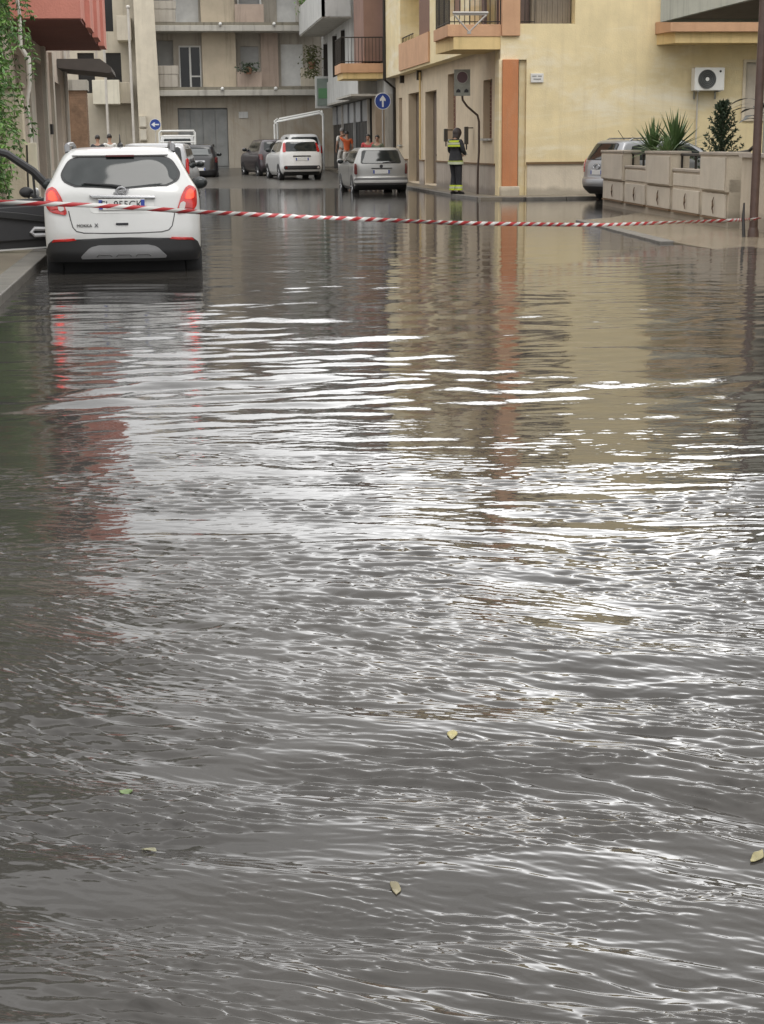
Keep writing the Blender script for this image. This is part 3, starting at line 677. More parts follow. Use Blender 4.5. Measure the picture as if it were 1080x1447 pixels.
for y0, y1 in ((32.3, 33.2), (36.45, 36.9), (38.8, 39.3)):
    ybox('pilaster', M_LEFTL, (-2.7, -2.62, y0, y1, .05, 3.6), par=lh)
ybox('plinth', M_GREYC, (-2.7, -2.66, 36.95, 38.75, .05, .9), (-2.7, -2.66, 39.35, 40.45, .05, .9), par=lh)
ybox('wall_vent', M_DARK, (-2.7, -2.64, 38.0, 38.4, 1.72, 1.95), par=lh)
# the red bay: hollow box with a window in its end
E0, E1 = 29.0, 38.2
q = MB(); wall_sheet(q, (0, E0), (1, 0), (0, -1), -2.7, -1.42, 3.62, 7.2, [(-2.5, -1.68, 4.07, 6.6, .12)], cap=.3); 
q.box(-2.7, -1.42, E0+.3, E1, 3.66, 7.2)
for k in range(3): q.box(-1.42, -1.33 + .02*k, E0 + 1.6 + k*2.7, E0 + 3.1 + k*2.7, 3.58, 7.2)
q.build('bay', M_RED, lh)
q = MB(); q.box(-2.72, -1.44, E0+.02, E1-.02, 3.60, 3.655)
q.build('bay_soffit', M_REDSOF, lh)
wn = ybox('window', M_DGLASS, (-2.5, -1.68, E0+.1, E0+.13, 4.07, 6.6), par=lh)
ybox('frame', M_LEFTL, (-2.5, -1.68, E0-.012, E0+.1, 4.07, 4.125), (-2.5, -2.44, E0-.012, E0+.1, 4.125, 6.6), (-1.74, -1.68, E0-.012, E0+.1, 4.125, 6.6), (-2.12, -2.07, E0-.012, E0+.1, 4.125, 6.6), par=wn)
q = MB(); q.tube([(-2.62, 43.6, 8), (-2.62, 43.6, .1)], .055, 8); q.tube([(-2.6, 43.4, 3.55), (-1.6, 43.4, 3.55)], .04, 6); q.build('downpipe', M_PIPEW, lh)
q = MB(); q.box(-14, -2.5, 27.4, 46.2, 11, 11.25); q.build('roof', M_GREYC, lh)
aw = thing('awning', 'dark grey cloth awning below the red bay', 'awning', (-2.65, 43, 3.2), world=True)
q = MB(); q.prism([(-2.69, 41.6, 3.60), (-2.69, 41.6, 3.38), (-1.40, 41.6, 3.25), (-1.33, 41.6, 3.28), (-1.35, 41.6, 3.40), (-1.62, 41.6, 3.60)], (0, 3.2, 0)); q.build('cloth', M_AWN, aw)
q = MB()
for xx in (-2.4, -1.7): q.box(xx-.03, xx+.03, 41.63, 41.70, 3.62, 3.85)
q.build('bracket', M_PIPEW, aw)
bp_ = thing('brick_pier', 'brown brick pier at the end of the left house', 'pier', (-2.5, 48.5, 0), world=True)
q = MB()
for k in range(40): q.box(-3.1 + (.004 if k % 2 else 0), -2.33 - (.004 if k % 2 else 0), 48.2, 49.2, .05 + k*.075, .05 + k*.075 + .066)
q.box(-3.08, -2.35, 48.22, 49.18, .05, 3.05); q.build('brickwork', mat('brown_brick', (.26,.165,.105), var=.3, scale=5, bump=.3, blotch=.5), bp_)
q = MB(); q.box(-3.15, -2.28, 48.15, 49.25, 3.05, 3.35); q.build('coping', M_GREYC, bp_)
# garden wall, gate pillar and pipe, nearest left
gw = thing('garden_wall', 'low pale garden wall below the hanging green tree', 'wall', (-2.9, 16, 0), world=True)
q = MB(); q.box(-3.05, -2.78, 6, 26.2, -.05, .92); q.build('wall', M_LEFTL, gw)
q = MB(); q.box(-3.1, -2.73, 6, 26.2, .92, 1.0); q.build('coping', M_GREYC, gw, bevel=.015)
gp = thing('gate_pillar', 'beige gate pillar with a flat cap beside hanging green leaves', 'pillar', (-2.5, 27, 0), world=True)
q = MB(); q.box(-2.68, -2.34, 26.85, 27.25, .05, 2.36); q.build('shaft', plaster('cream_pillar_render', (.56,.49,.37), streak=.5, streak_col=(.3,.24,.15)), gp, bevel=.012)
q = MB(); q.box(-2.72, -2.30, 26.8, 27.3, 2.36, 2.44); q.build('cap', mat('brown_cap', (.25,.2,.15)), gp, bevel=.012)
q = MB(); q.box(-2.34, -2.16, 27.0, 27.2, .3, 1.5); q.build('mail_panel', mat('cream_panel', (.60,.55,.43), rough=.5), gp, bevel=.01)
wp = MB(); wp.tube([(-2.42, 28.2, 6), (-2.45, 28.2, 4.1), (-2.40, 28.2, 3.6), (-2.42, 28.2, 3.1), (-2.3, 28.2, 2.9), (-2.3, 28.2, 2.5), (-2.36, 28.2, 2.2), (-2.28, 28.2, .1)], [.03,.035,.03,.04,.045,.04,.03,.04], 8)
tag(wp.build('drain_pipe', M_PIPEW, smooth=True), 'thin whitish bent drain pipe rising above the gate pillar', 'pipe')
q = MB(); a = at(38, 205, Y=24); c = at(40, 262, Y=24)
q.tube([a, c, (c.x, 24, .08)], .014, 6); tag(q.build('marker_rod', M_IRON, smooth=True), 'thin dark rod standing by the gate pillar', 'rod')

# ------------------------------------------------------------------ right: grey green house and low wall
rh = thing('grey_green_house', 'grey green house with jutting balcony above the low wall', 'house', (13, 25, 0), world=True)
q = MB(); wall_sheet(q, (12.9, 0), (0, -1), (-1, 0), -33.6, -12, 0, 8.6, [fo(16, 18, 1.2, 3.0), fo(26, 28, .2, 2.6), fo(25, 27, 4.2, 6.4), fo(30, 31.5, 4.2, 6.4)], cap=.5); q.box(13.4, 24, 12, 33.6, 0, 8.55); q.build('wall', plaster('grey_green_render', (.40,.40,.33)), rh)
for y0, y1, z0, z1 in ((16, 18, 1.2, 3.0), (26, 28, .2, 2.6), (25, 27, 4.2, 6.4), (30, 31.5, 4.2, 6.4)): ybox('window', M_SHUTB, (13.12, 13.17, y0, y1, z0, z1), par=rh)
q = MB(); q.box(10.55, 12.9, 22, 33.3, 3.93, 4.08); q.build('balcony_soffit', mat('brown_soffit', (.22,.18,.14), rough=.9, streak=.3), rh)
q = MB(); q.box(10.45, 10.55, 22, 33.4, 3.88, 5.1); q.box(10.55, 12.9, 33.3, 33.4, 3.88, 5.1); q.build('balcony_parapet', plaster('pale_grey_green_render', (.47,.48,.40), streak=.3), rh)
q = MB(); q.box(10.42, 10.45, 30.2, 33.0, 4.36, 4.39); q.box(10.42, 10.45, 24, 29.5, 4.36, 4.39); q.build('parapet_groove', M_GREYC, rh)
q = MB(); q.box(12.6, 24, 12, 33.8, 8.6, 8.85); q.build('roof', M_GREYC, rh)
# ------------------------------------------------------------------ cars
def pchip(xs, ys, x):
    xs = np.asarray(xs, float); ys = np.asarray(ys, float); h = np.diff(xs); d = np.diff(ys) / h
    m = np.zeros(len(xs)); m[0] = d[0]; m[-1] = d[-1]
    for i in range(1, len(xs) - 1):
        if d[i-1] * d[i] > 0: m[i] = 2 * d[i-1] * d[i] / (d[i-1] + d[i])
    i = np.clip(np.searchsorted(xs, x) - 1, 0, len(h) - 1); t = (x - xs[i]) / h[i]
    return (ys[i]*(1+2*t)*(1-t)**2 + h[i]*m[i]*t*(1-t)**2 + ys[i+1]*t*t*(3-2*t) + h[i]*m[i+1]*t*t*(t-1))

class CarShape:
    """closed car shell as a stack of rounded outlines: rows of (height, half width, rear y, front y, rear corner, front corner)"""
    def __init__(s, prof, n=3.4):
        s.P = np.array(prof, float); s.n = n; s.z0 = s.P[0, 0]; s.dz = (s.P[-1, 0] - s.z0) / 1200
        zz = np.linspace(s.z0, s.P[-1, 0], 1201); s.T = [None] + [pchip(s.P[:, 0], s.P[:, k], zz).tolist() for k in range(1, 6)]
    def p(s, k, z):
        q = min(1199.999, max(0., (z - s.z0) / s.dz)); i = int(q); t = s.T[k]; return t[i] + (t[i + 1] - t[i]) * (q - i)
    def rear_y(s, x, z):
        W = s.p(1, z); D = s.p(4, z); u = min(.995, abs(x) / W)
        return s.p(2, z) + D * (1 - (1 - u ** s.n) ** (1 / s.n))
    def front_y(s, x, z):
        W = s.p(1, z); D = s.p(5, z); u = min(.995, abs(x) / W)
        return s.p(3, z) - D * (1 - (1 - u ** s.n) ** (1 / s.n))
    def side_x(s, y, z):
        W = s.p(1, z); yr = s.p(2, z); yf = s.p(3, z); D = s.p(4, z); Df = s.p(5, z)
        if y < yr + D:
            q = min(1, max(0, 1 - (y - yr) / D)); return W * (1 - q ** s.n) ** (1 / s.n)
        if y > yf - Df:
            q = min(1, max(0, 1 - (yf - y) / Df)); return W * (1 - q ** s.n) ** (1 / s.n)
        return W
    def body(s, z0=None, z1=None, nz=54):
        z0 = s.P[0, 0] if z0 is None else z0; z1 = s.P[-1, 0] if z1 is None else z1
        zs = np.linspace(z0, z1, nz); top = np.linspace(.93, 1, 14) ** 1; b = MB(); ring = None; NR = 20; NS = 14
        zs = np.unique(np.concatenate([zs, z0 + (z1 - z0) * top])); rings = []
        for z in zs:
            W, yr, yf, D, Df = (s.p(k, z) for k in range(1, 6)); pts = []
            for t in np.linspace(-math.pi/2, math.pi/2, NR, endpoint=False):
                pts.append((W * math.copysign(abs(math.sin(t)) ** (2/s.n), math.sin(t)), yr + D * (1 - abs(math.cos(t)) ** (2/s.n)), z))
            for q in np.linspace(0, 1, NS, endpoint=False): pts.append((W, yr + D + (yf - Df - yr - D) * q, z))
            for t in np.linspace(math.pi/2, -math.pi/2, NR, endpoint=False):
                pts.append((W * math.copysign(abs(math.sin(t)) ** (2/s.n), math.sin(t)), yf - Df * (1 - abs(math.cos(t)) ** (2/s.n)), z))
            for q in np.linspace(0, 1, NS, endpoint=False): pts.append((-W, yf - Df - (yf - Df - yr - D) * q, z))
            rings.append(pts)
        m = len(rings[0])
        for r in rings: b.v += r
        for j in range(len(rings) - 1):
            for k in range(m): b.f.append((j*m+k, j*m+(k+1) % m, (j+1)*m+(k+1) % m, (j+1)*m+k))
        b.f.append(tuple(range((len(rings)-1)*m, len(rings)*m))); b.f.append(tuple(range(m))[::-1])
        return b
    def _patch(s, poly, f, nrm, off, thick, nu, nv):
        zs = [p[1] for p in poly]; z0, z1 = min(zs), max(zs); b = MB(); rows = []
        for j in range(nv + 1):
            z = z0 + (z1 - z0) * (.0015 + .997 * j / nv); X = []
            for (xa, za), (xb, zb) in zip(poly, poly[1:] + poly[:1]):
                if (za <= z) != (zb <= z): X.append(xa + (xb - xa) * (z - za) / (zb - za))
            a, c = min(X), max(X); rows.append([(a + (c - a) * i / nu, z) for i in range(nu + 1)])
        def P(u, z, o):
            q = Vector(f(u, z)); e = .01
            du = Vector(f(u + e, z)) - Vector(f(u - e, z)); dz = Vector(f(u, z + e)) - Vector(f(u, z - e))
            nn = du.cross(dz)
            nn = nn.normalized() if nn.length > 1e-9 else Vector(nrm)
            if nn.dot(Vector(nrm)) < 0: nn = -nn
            return q + nn * o
        m = nu + 1; vs = [P(u, z, off) for r in rows for u, z in r]; vb = [P(u, z, -thick) for r in rows for u, z in r]
        fs = [(j*m+i, j*m+i+1, (j+1)*m+i+1, (j+1)*m+i) for j in range(nv) for i in range(nu)]
        n = len(vs)
        bd = [i for i in range(nu)] ; edge = []
        for i in range(nu): edge.append((i, i+1)); edge.append((nv*m+i+1, nv*m+i))
        for j in range(nv): edge.append((j*m+nu, (j+1)*m+nu)); edge.append(((j+1)*m, j*m))
        fs += [(a, c, c + n, a + n) for a, c in edge]
        return b.add(vs + vb, fs)
    def rear(s, poly, off=.006, thick=.02, nu=22, nv=14): return s._patch(poly, lambda x, z: (x, s.rear_y(x, z), z), (0,-1,.2), off, thick, nu, nv)
    def front(s, poly, off=.006, thick=.02, nu=22, nv=14): return s._patch(poly, lambda x, z: (x, s.front_y(x, z), z), (0,1,.2), off, thick, nu, nv)
    def side(s, poly, sg, off=.006, thick=.02, nu=18, nv=12): return s._patch(poly, lambda y, z: (sg * s.side_x(y, z), y, z), (sg,0,.2), off, thick, nu, nv)

def rrect(x0, x1, z0, z1, r=.04, k=5):
    pts = []
    for cx, cz, a0 in ((x1-r, z1-r, 0), (x0+r, z1-r, 90), (x0+r, z0+r, 180), (x1-r, z0+r, 270)):
        for i in range(k + 1):
            a = rad(a0 + 90 * i / k); pts.append((cx + r*math.cos(a), cz + r*math.sin(a)))
    return pts
def mir(poly): return [(-x, z) for x, z in poly][::-1]
def smooth_poly(P, it=2, r=None):
    """round the corners of an outline by a fixed radius"""
    r = r or (.055 if it == 2 else .03); Q = []; n = len(P)
    for i in range(n):
        a, b, c = Vector(P[i-1]), Vector(P[i]), Vector(P[(i+1) % n]); u = a - b; v = c - b
        d = min(r, u.length*.45, v.length*.45); A = b + u.normalized()*d; B = b + v.normalized()*d
        for k in range(5):
            t = k/4; q = A*(1-t)**2 + b*2*t*(1-t) + B*t*t; Q.append((q.x, q.y))
    return Q

M_TYRE = mat('tyre_rubber', (.02,.02,.021), rough=.75, var=.2)
M_RIM = metal('alloy', (.45,.45,.45), rough=.35)
M_BLKPL = mat('black_bumper_plastic', (.022,.022,.023), rough=.5)
M_CARGL = mat('tinted_car_glass', (.018,.022,.022), rough=.05, spec=.45, var=.3, scale=1.5)
M_LAMP = mat('tail_lamp_red', (.42,.012,.010), rough=.12, coat=.8, scale=14, var=.35)
M_LAMPON = mat('lit_tail_lamp', (.75,.02,.012), rough=.15, emit=(1,.06,.03,1.5))
M_LAMPD = mat('lamp_smoke', (.10,.012,.012), rough=.15, coat=.8)
M_CLEAR = mat('clear_lamp', (.45,.42,.40), rough=.12, coat=.6)
M_CHROME = metal('chrome', (.42,.42,.43), rough=.2)
M_PLATE = mat('plate_white', (.66,.66,.64), rough=.4)
M_PBLUE = mat('plate_blue', (.03,.06,.30), rough=.4)
M_INK = mat('plate_ink', (.02,.02,.025), rough=.5)
M_LAMPGREY = mat('diffuser_grey', (.09,.09,.09), rough=.5)
M_SEAM = mat('panel_gap', (.05,.05,.05), rough=.7)

def add_wheel(root, x, y, r, w, sg, m_rim=None):
    wh = MB(); n = 36; prof = [(r*.62, -.5), (r*.9, -.5), (r*.985, -.42), (r, -.3), (r, .3), (r*.985, .42), (r*.9, .5), (r*.62, .5)]
    vs = []
    for k in range(n):
        a = 2*math.pi*k/n
        for rr, q in prof: vs.append((x + q*w, y + rr*math.cos(a), r + rr*math.sin(a)))
    m = len(prof); wh.add(vs, [(k*m+i, k*m+(i+1) % m, ((k+1) % n)*m+(i+1) % m, ((k+1) % n)*m+i) for k in range(n) for i in range(m)])
    o = wh.build('wheel', M_TYRE, root, smooth=True)
    q = MB(); q.disc((x + sg*w*.22, y, r), (sg,0,0), r*.64, .02, 28)
    for k in range(5):
        a = 2*math.pi*k/5; q.tube([(x+sg*(w*.3), y+.04*math.cos(a), r+.04*math.sin(a)), (x+sg*(w*.4), y+r*.6*math.cos(a), r+r*.6*math.sin(a))], [.035, .028], 6)
    q.build('rim', m_rim or M_RIM, o)
def add_mirror(root, sh, y, z, m_body, sg):
    x = sg * (sh.side_x(y, z) + .10)
    q = MB(); q.ball((x, y, z + .05), .11, 14, 10, (1.0, .62, .72)); q.tube([(sg*(sh.side_x(y, z) - .02), y+.02, z), (x, y, z+.02)], .025, 6); o = q.build('mirror', m_body, root, smooth=True)
    q = MB(); q.ball((x, y-.045, z + .05), .092, 14, 8, (1.0, .35, .70)); q.build('mirror_glass', M_CARGL, o, smooth=True)
def add_plate(root, sh, zc, body=None, w=.52, hh=.115, x0=0, tilt=0, yoff=0):
    y = sh.rear_y(x0, zc) - .016 - yoff
    q = MB(); q.box(x0-w/2, x0+w/2, y-.006, y+.012, zc-hh/2, zc+hh/2); p = q.build('number_plate', M_PLATE, root, bevel=.004)
    for sg in (-1, 1):
        q = MB(); q.box(x0+sg*w*.455-.022, x0+sg*w*.455+.022, y-.0085, y-.003, zc-hh*.44, zc+hh*.44); q.build('plate_band', M_PBLUE, p)
    if body: text('plate_number', body, .115, M_INK, p, (x0, y-.008, zc-.004), (rad(90), 0, 0), .001)
    return p
def base_car(name, label, cat, loc, rotz, prof, m_body, rear_win, side_wins, L, wr, wy, wx, lamps, m_lamp, n=3.4, group=None, mirrors=None, m_mirror=None, windscreen=None, doorlines=(), black_to=None, m_low=None):
    root = thing(name, label, cat, loc, rotz, group); sh = CarShape(prof, n)
    bd = sh.body().build('body', m_body, root, smooth=True, ang=50)
    if rear_win:
        sh.rear(smooth_poly([(a*1.045, (z - np.mean([q[1] for q in rear_win]))*1.10 + np.mean([q[1] for q in rear_win])) for a, z in rear_win]), .004).build('window_seal', M_BLKPL, root, smooth=True)
        sh.rear(smooth_poly(rear_win), .009).build('rear_window', M_CARGL, root, smooth=True)
    for poly in side_wins:
        for sg in (-1, 1): sh.side(smooth_poly(poly, 1), sg, .006).build('side_window', M_CARGL, root, smooth=True)
    if windscreen: sh.front(smooth_poly(windscreen), .006).build('windscreen', M_CARGL, root, smooth=True)
    for yy, z0, z1 in doorlines:
        for sg in (-1, 1): sh.side([(yy-.006, z0), (yy+.006, z0), (yy+.006, z1), (yy-.006, z1)], sg, .002, .01, 2, 10).build('door_gap', M_SEAM, root)
    for y in wy:
        for sg in (-1, 1):
            arch = [(y + (wr*1.20)*math.cos(a), wr + (wr*1.20)*math.sin(a)) for a in [rad(-60 + 300*i/30) for i in range(31)]]
            arch = [(a, max(prof[0][0]+.005, z)) for a, z in arch]
            sh.side(arch, sg, .007, .02, 20, 14).build('wheel_arch', M_BLKPL, root)
            add_wheel(root, sg*wx, y, wr, .20, sg)
    if mirrors:
        for sg in (-1, 1): add_mirror(root, sh, mirrors[0], mirrors[1], m_mirror or m_body, sg)
    for poly in lamps:
        for q in (poly, mir(poly)): sh.rear(smooth_poly(q, 1), .012, .02, 12, 12).build('tail_light', m_lamp, root, smooth=True)
    return root, sh, bd

# --- the white crossover, nearest car -----------------------------------------
CW = paint('white_car_paint', (.52,.52,.51))
profM = [(.38,.85,.06,4.20,.32,.5), (.44,.87,.02,4.24,.34,.5), (.50,.882,.0,4.27,.34,.55), (.66,.888,-.005,4.28,.34,.6), (.84,.890,.02,4.25,.34,.6), (.95,.892,.045,4.18,.34,.6), (1.04,.890,.065,4.02,.32,.7),
         (1.12,.882,.085,3.45,.32,.7), (1.19,.862,.115,3.22,.32,.6), (1.27,.815,.16,3.05,.32,.5), (1.36,.765,.215,2.85,.32,.45), (1.46,.715,.275,2.62,.32,.4), (1.54,.672,.33,2.42,.34,.4), (1.60,.628,.38,2.2,.38,.4), (1.635,.575,.44,2.0,.42,.4), (1.655,.47,.60,1.75,.45,.4), (1.662,.33,.8,1.6,.4,.35)]
rwM = [(-.50,1.535), (.50,1.535), (.575,1.49), (.655,1.36), (.63,1.285), (.50,1.225), (0,1.205), (-.50,1.225), (-.63,1.285), (-.655,1.36), (-.575,1.49)]
lampM = [(.845,1.17), (.80,1.215), (.74,1.215), (.68,1.12), (.615,.94), (.63,.905), (.80,.935), (.845,1.0)]
carL = at(174, 380, Y=18.3)
crossover, sh, bd = base_car('crossover_car', 'white crossover car with lit tail lights and open driver door in flood water', 'car', (-.545, 18.25, -.24), rad(.6), profM, CW, rwM,
    [[(.62,1.20), (.70,1.47), (1.25,1.52), (1.30,1.20)], [(1.36,1.20), (1.36,1.52), (2.1,1.53), (2.16,1.2)]], 4.28, .35, (.78, 3.33), .80, [], M_LAMP, n=3.6, mirrors=(2.95, 1.14), m_mirror=M_BLKPL,
    windscreen=[(-.66,1.22), (.66,1.22), (.52,1.56), (-.52,1.56)], doorlines=[(1.33, .5, 1.2), (2.2, .5, 1.2)])
for s in (0, 1):
    pl = lampM if s == 0 else mir(lampM)
    o = sh.rear(smooth_poly(pl, 1), .016, .02, 14, 16).build('tail_light', M_LAMP, crossover, smooth=True)
    inner = [(.812,1.14), (.79,1.172), (.752,1.168), (.722,1.10), (.715,1.068), (.81,1.068)]
    sh.rear(smooth_poly(inner if s == 0 else mir(inner), 1), .024, .0, 8, 8).build('lit_lens', M_LAMPON, o, smooth=True)
    inner = [(.825,1.045), (.69,1.045), (.69,.965), (.815,.96)]
    sh.rear(smooth_poly(inner if s == 0 else mir(inner), 1), .024, .0, 8, 8).build('red_lens', M_LAMP, o, smooth=True)
    inner = [(.72,1.04), (.665,1.04), (.635,.955), (.70,.945)]
    sh.rear(smooth_poly(inner if s == 0 else mir(inner), 1), .028, .0, 6, 6).build('reversing_lens', M_CLEAR, o, smooth=True)
# hatch outline, lower cladding, skid plate
def rline(sh, pts, r, m, name, parent, off=.0):
    q = MB(); q.tube([(x, sh.rear_y(x, z) - off, z) for x, z in pts], r, 6); return q.build(name, m, parent, smooth=True)
hp = [(x, z + .055) for x, z in [(-.60,.90), (-.585,.82), (-.56,.72), (-.52,.675), (-.44,.655), (-.2,.648), (0,.647), (.2,.648), (.44,.655), (.52,.675), (.56,.72), (.585,.82), (.60,.90)]]
rline(sh, hp, .006, M_SEAM, 'hatch_gap', crossover)
low = [(-.86,.385), (.86,.385), (.885,.47), (.84,.59), (.77,.65), (0,.655), (-.77,.65), (-.84,.59), (-.885,.47)]
sh.rear(low, .012, .03, 34, 16).build('lower_bumper', M_BLKPL, crossover, smooth=True)
for sg in (-1, 1): sh.side([(.25,.385), (4.0,.385), (4.0,.48), (.25,.48)], sg, .012, .02, 30, 6).build('sill_cladding', M_BLKPL, crossover, smooth=True)
sh.rear(smooth_poly([(-.50,.43), (.50,.43), (.38,.545), (.30,.57), (-.30,.57), (-.38,.545)], 1), .03, .03, 24, 8).build('skid_plate', mat('silver_trim', (.27,.27,.275), rough=.45, metal=.3), crossover, smooth=True)
for xx in (-.22, .0, .22):
    q = MB(); q.tube([(xx-.085, sh.rear_y(xx, .44)-.033, .44), (xx-.06, sh.rear_y(xx, .46)-.033, .462), (xx+.06, sh.rear_y(xx, .46)-.033, .462), (xx+.085, sh.rear_y(xx, .44)-.033, .44)], .007, 6); q.build('diffuser_rib', M_LAMPGREY, crossover, smooth=True)
for s in (0, 1):
    pl = [(.52,.625), (.80,.605), (.77,.645), (.55,.652)]
    sh.rear(pl if s == 0 else mir(pl), .018, .0, 10, 4).build('reflector', M_LAMP, crossover, smooth=True)
q = MB(); q.box(-.70,.70,.46,3.9,.22,.46); q.box(-.5,.5,.18,.5,.36,.46); q.build('underbody', M_TYRE, crossover)
# chrome bar, emblem, plate recess, plate
q = MB(); q.prism([(-.36,0,1.132), (.38,0,1.112), (.38,0,1.085), (-.33,0,1.098)], (0, .05, 0)); q.v = [(x, sh.rear_y(x, z) - .045 + y, z) for x, y, z in q.v]; q.build('chrome_bar', M_CHROME, crossover, bevel=.006)
q = MB(); cz = 1.165; yb = sh.rear_y(0, cz) - .02
q.tube([(.058*math.cos(t), yb, cz + .046*math.sin(t)) for t in [2*math.pi*i/24 for i in range(25)]], .011, 6)
q.tube([(-.088, yb-.006, cz-.018), (.02, yb-.008, cz-.012), (-.02, yb-.008, cz+.012), (.088, yb-.006, cz+.018)], .009, 6)
q.build('emblem', M_CHROME, crossover, smooth=True)
sh.rear(rrect(-.36,.36,.925,1.10,.05), .003, .02, 16, 8).build('plate_recess', mat('plate_recess_white', (.60,.60,.585), rough=.35), crossover, smooth=True)  # recess in its own white, slightly paler than the body
add_plate(crossover, sh, 1.022, 'FL 855CK', w=.52, hh=.12, yoff=.012)
q = MB(); q.box(-.075, .065, sh.rear_y(0,.80)-.012, sh.rear_y(0,.80)+.01, .793, .817); q.build('hatch_handle', M_INK, crossover, bevel=.004)
text('model_lettering', 'MOKKA', .048, M_IRON, crossover, (-.43, sh.rear_y(-.43,.79)-.006, .79), (rad(86), 0, rad(-4)), .003)
text('model_lettering', 'X', .062, M_INK, crossover, (-.295, sh.rear_y(-.29,.79)-.006, .792), (rad(86), 0, rad(-3)), .003)
for x, z in ((-.35, 1.02),): pass
# roof spoiler lip, brake light, rails, aerial, wiper
sh.rear([(-.54,1.55), (.54,1.55), (.50,1.60), (-.50,1.60)], .03, .04, 24, 4).build('roof_spoiler', CW, crossover, smooth=True, ang=60)
q = MB(); q.box(-.16,.16, sh.rear_y(0,1.565)-.055, sh.rear_y(0,1.565)-.02, 1.552, 1.570); q.build('brake_light', mat('dark_red_lens', (.09,.012,.012), rough=.2), crossover)
for sg in (-1, 1):
    q = MB(); q.tube([(sg*.60,.56,1.60), (sg*.605,.60,1.668), (sg*.60,.72,1.69), (sg*.585,1.5,1.70), (sg*.59,2.0,1.665), (sg*.60,2.15,1.58)], [.03,.036,.026,.024,.03,.03], 8); q.build('roof_rail', mat('grey_rail', (.16,.16,.165), rough=.4), crossover, smooth=True)
q = MB(); q.ball((.0, .78, 1.672), .05, 12, 8, (.7,1.6,.8)); q.tube([(.0,.80,1.69), (.0,.62,1.80)], [.012,.006], 6); q.build('aerial', M_BLKPL, crossover, smooth=True)
q = MB(); q.tube([(0, sh.rear_y(0,1.215)-.025, 1.215), (-.10, sh.rear_y(-.1,1.245)-.03, 1.235), (-.42, sh.rear_y(-.42,1.25)-.028, 1.262)], [.02,.014,.008], 6); q.build('wiper', M_BLKPL, crossover, smooth=True)
# seen through / on the rear glass: pale headrests
for xx in (-.33, .30):
    q = MB(); q.ball((xx, 1.55, 1.30), .12, 10, 8, (1,.5,.8)); q.build('headrest', M_BLKPL, crossover, smooth=True)
# the open driver door, hinged at the front left
sh.side([(2.22,.50), (3.05,.50), (3.05,1.15), (2.9,1.2), (2.45,1.5), (2.22,1.52)], -1, .010, .02, 14, 12).build('door_hole_dark_patch', M_DARK, crossover)  # dark patch in place of the shaded hole behind the open door
DH = Vector((-.90, 2.98, 0)); DA = rad(78)               # opening angle
du = Vector((-math.sin(DA), -math.cos(DA), 0)); dn = Vector((du.y, -du.x, 0))
def DP(u, z, t=0): return DH + du * u + dn * t + Vector((0, 0, z))
def dprism(poly, t0, t1):
    q = MB(); q.prism([DP(u, z, t0) for u, z in poly], dn * (t1 - t0)); return q
panel = smooth_poly([(.0,.42), (.05,.36), (1.02,.36), (1.10,.5), (1.12,.98), (.0,1.03)], 1)
dr = dprism(panel, -.045, .045).build('door', M_BLKPL, crossover, bevel=.012)
dprism([(.0,.38), (1.03,.34), (1.03,.362), (.0,.40)], -.05, .03).build('sill_strip', CW, dr)
dprism([(u, z) for u, z in panel], .046, .075).build('outer_skin', CW, dr, bevel=.01)
dprism(smooth_poly([(.03,.50), (.98,.46), (1.04,.9), (.03,.94)], 1), -.075, -.04).build('door_card', mat('door_card', (.035,.035,.038), rough=.6), dr, bevel=.015)
dprism(smooth_poly([(.10,.70), (.75,.78), (.95,.84), (.9,.88), (.5,.84), (.1,.78)], 1), -.11, -.07).build('armrest', M_BLKPL, dr, bevel=.015)
q = MB(); q.tube([DP(.02,.62,-.085), DP(.32,.63,-.09), DP(.36,.585,-.09), DP(.32,.545,-.09), DP(.02,.55,-.085)], .026, 8); q.build('door_pocket_trim', mat('satin_silver', (.46,.46,.47), rough=.4), dr, smooth=True)
q = MB(); q.tube([DP(1.12,.98), DP(1.14,1.35), DP(1.08,1.62), DP(.88,1.665), DP(.60,1.585), DP(.28,1.36), DP(.07,1.13), DP(.03,1.0)], [.042,.042,.045,.048,.052,.056,.06,.06], 8); q.build('window_frame', M_BLKPL, dr, smooth=True)
q = MB(); q.tube([DP(.27,1.0), DP(.285,1.33)], .016, 6); q.build('quarter_post', M_BLKPL, dr, smooth=True)
q = MB(); c = DP(.36,1.09,.16); q.ball(c, .095, 14, 10, (1.0,.7,.75)); q.tube([DP(.2,1.0,.06), c], .03, 6); mo = q.build('mirror', M_BLKPL, dr, smooth=True)
q = MB(); c2 = DP(.24,1.08,.15); q.ball(c2, .07, 10, 8, (.7,.7,1)); q.build('mirror_shell', CW, mo, smooth=True)

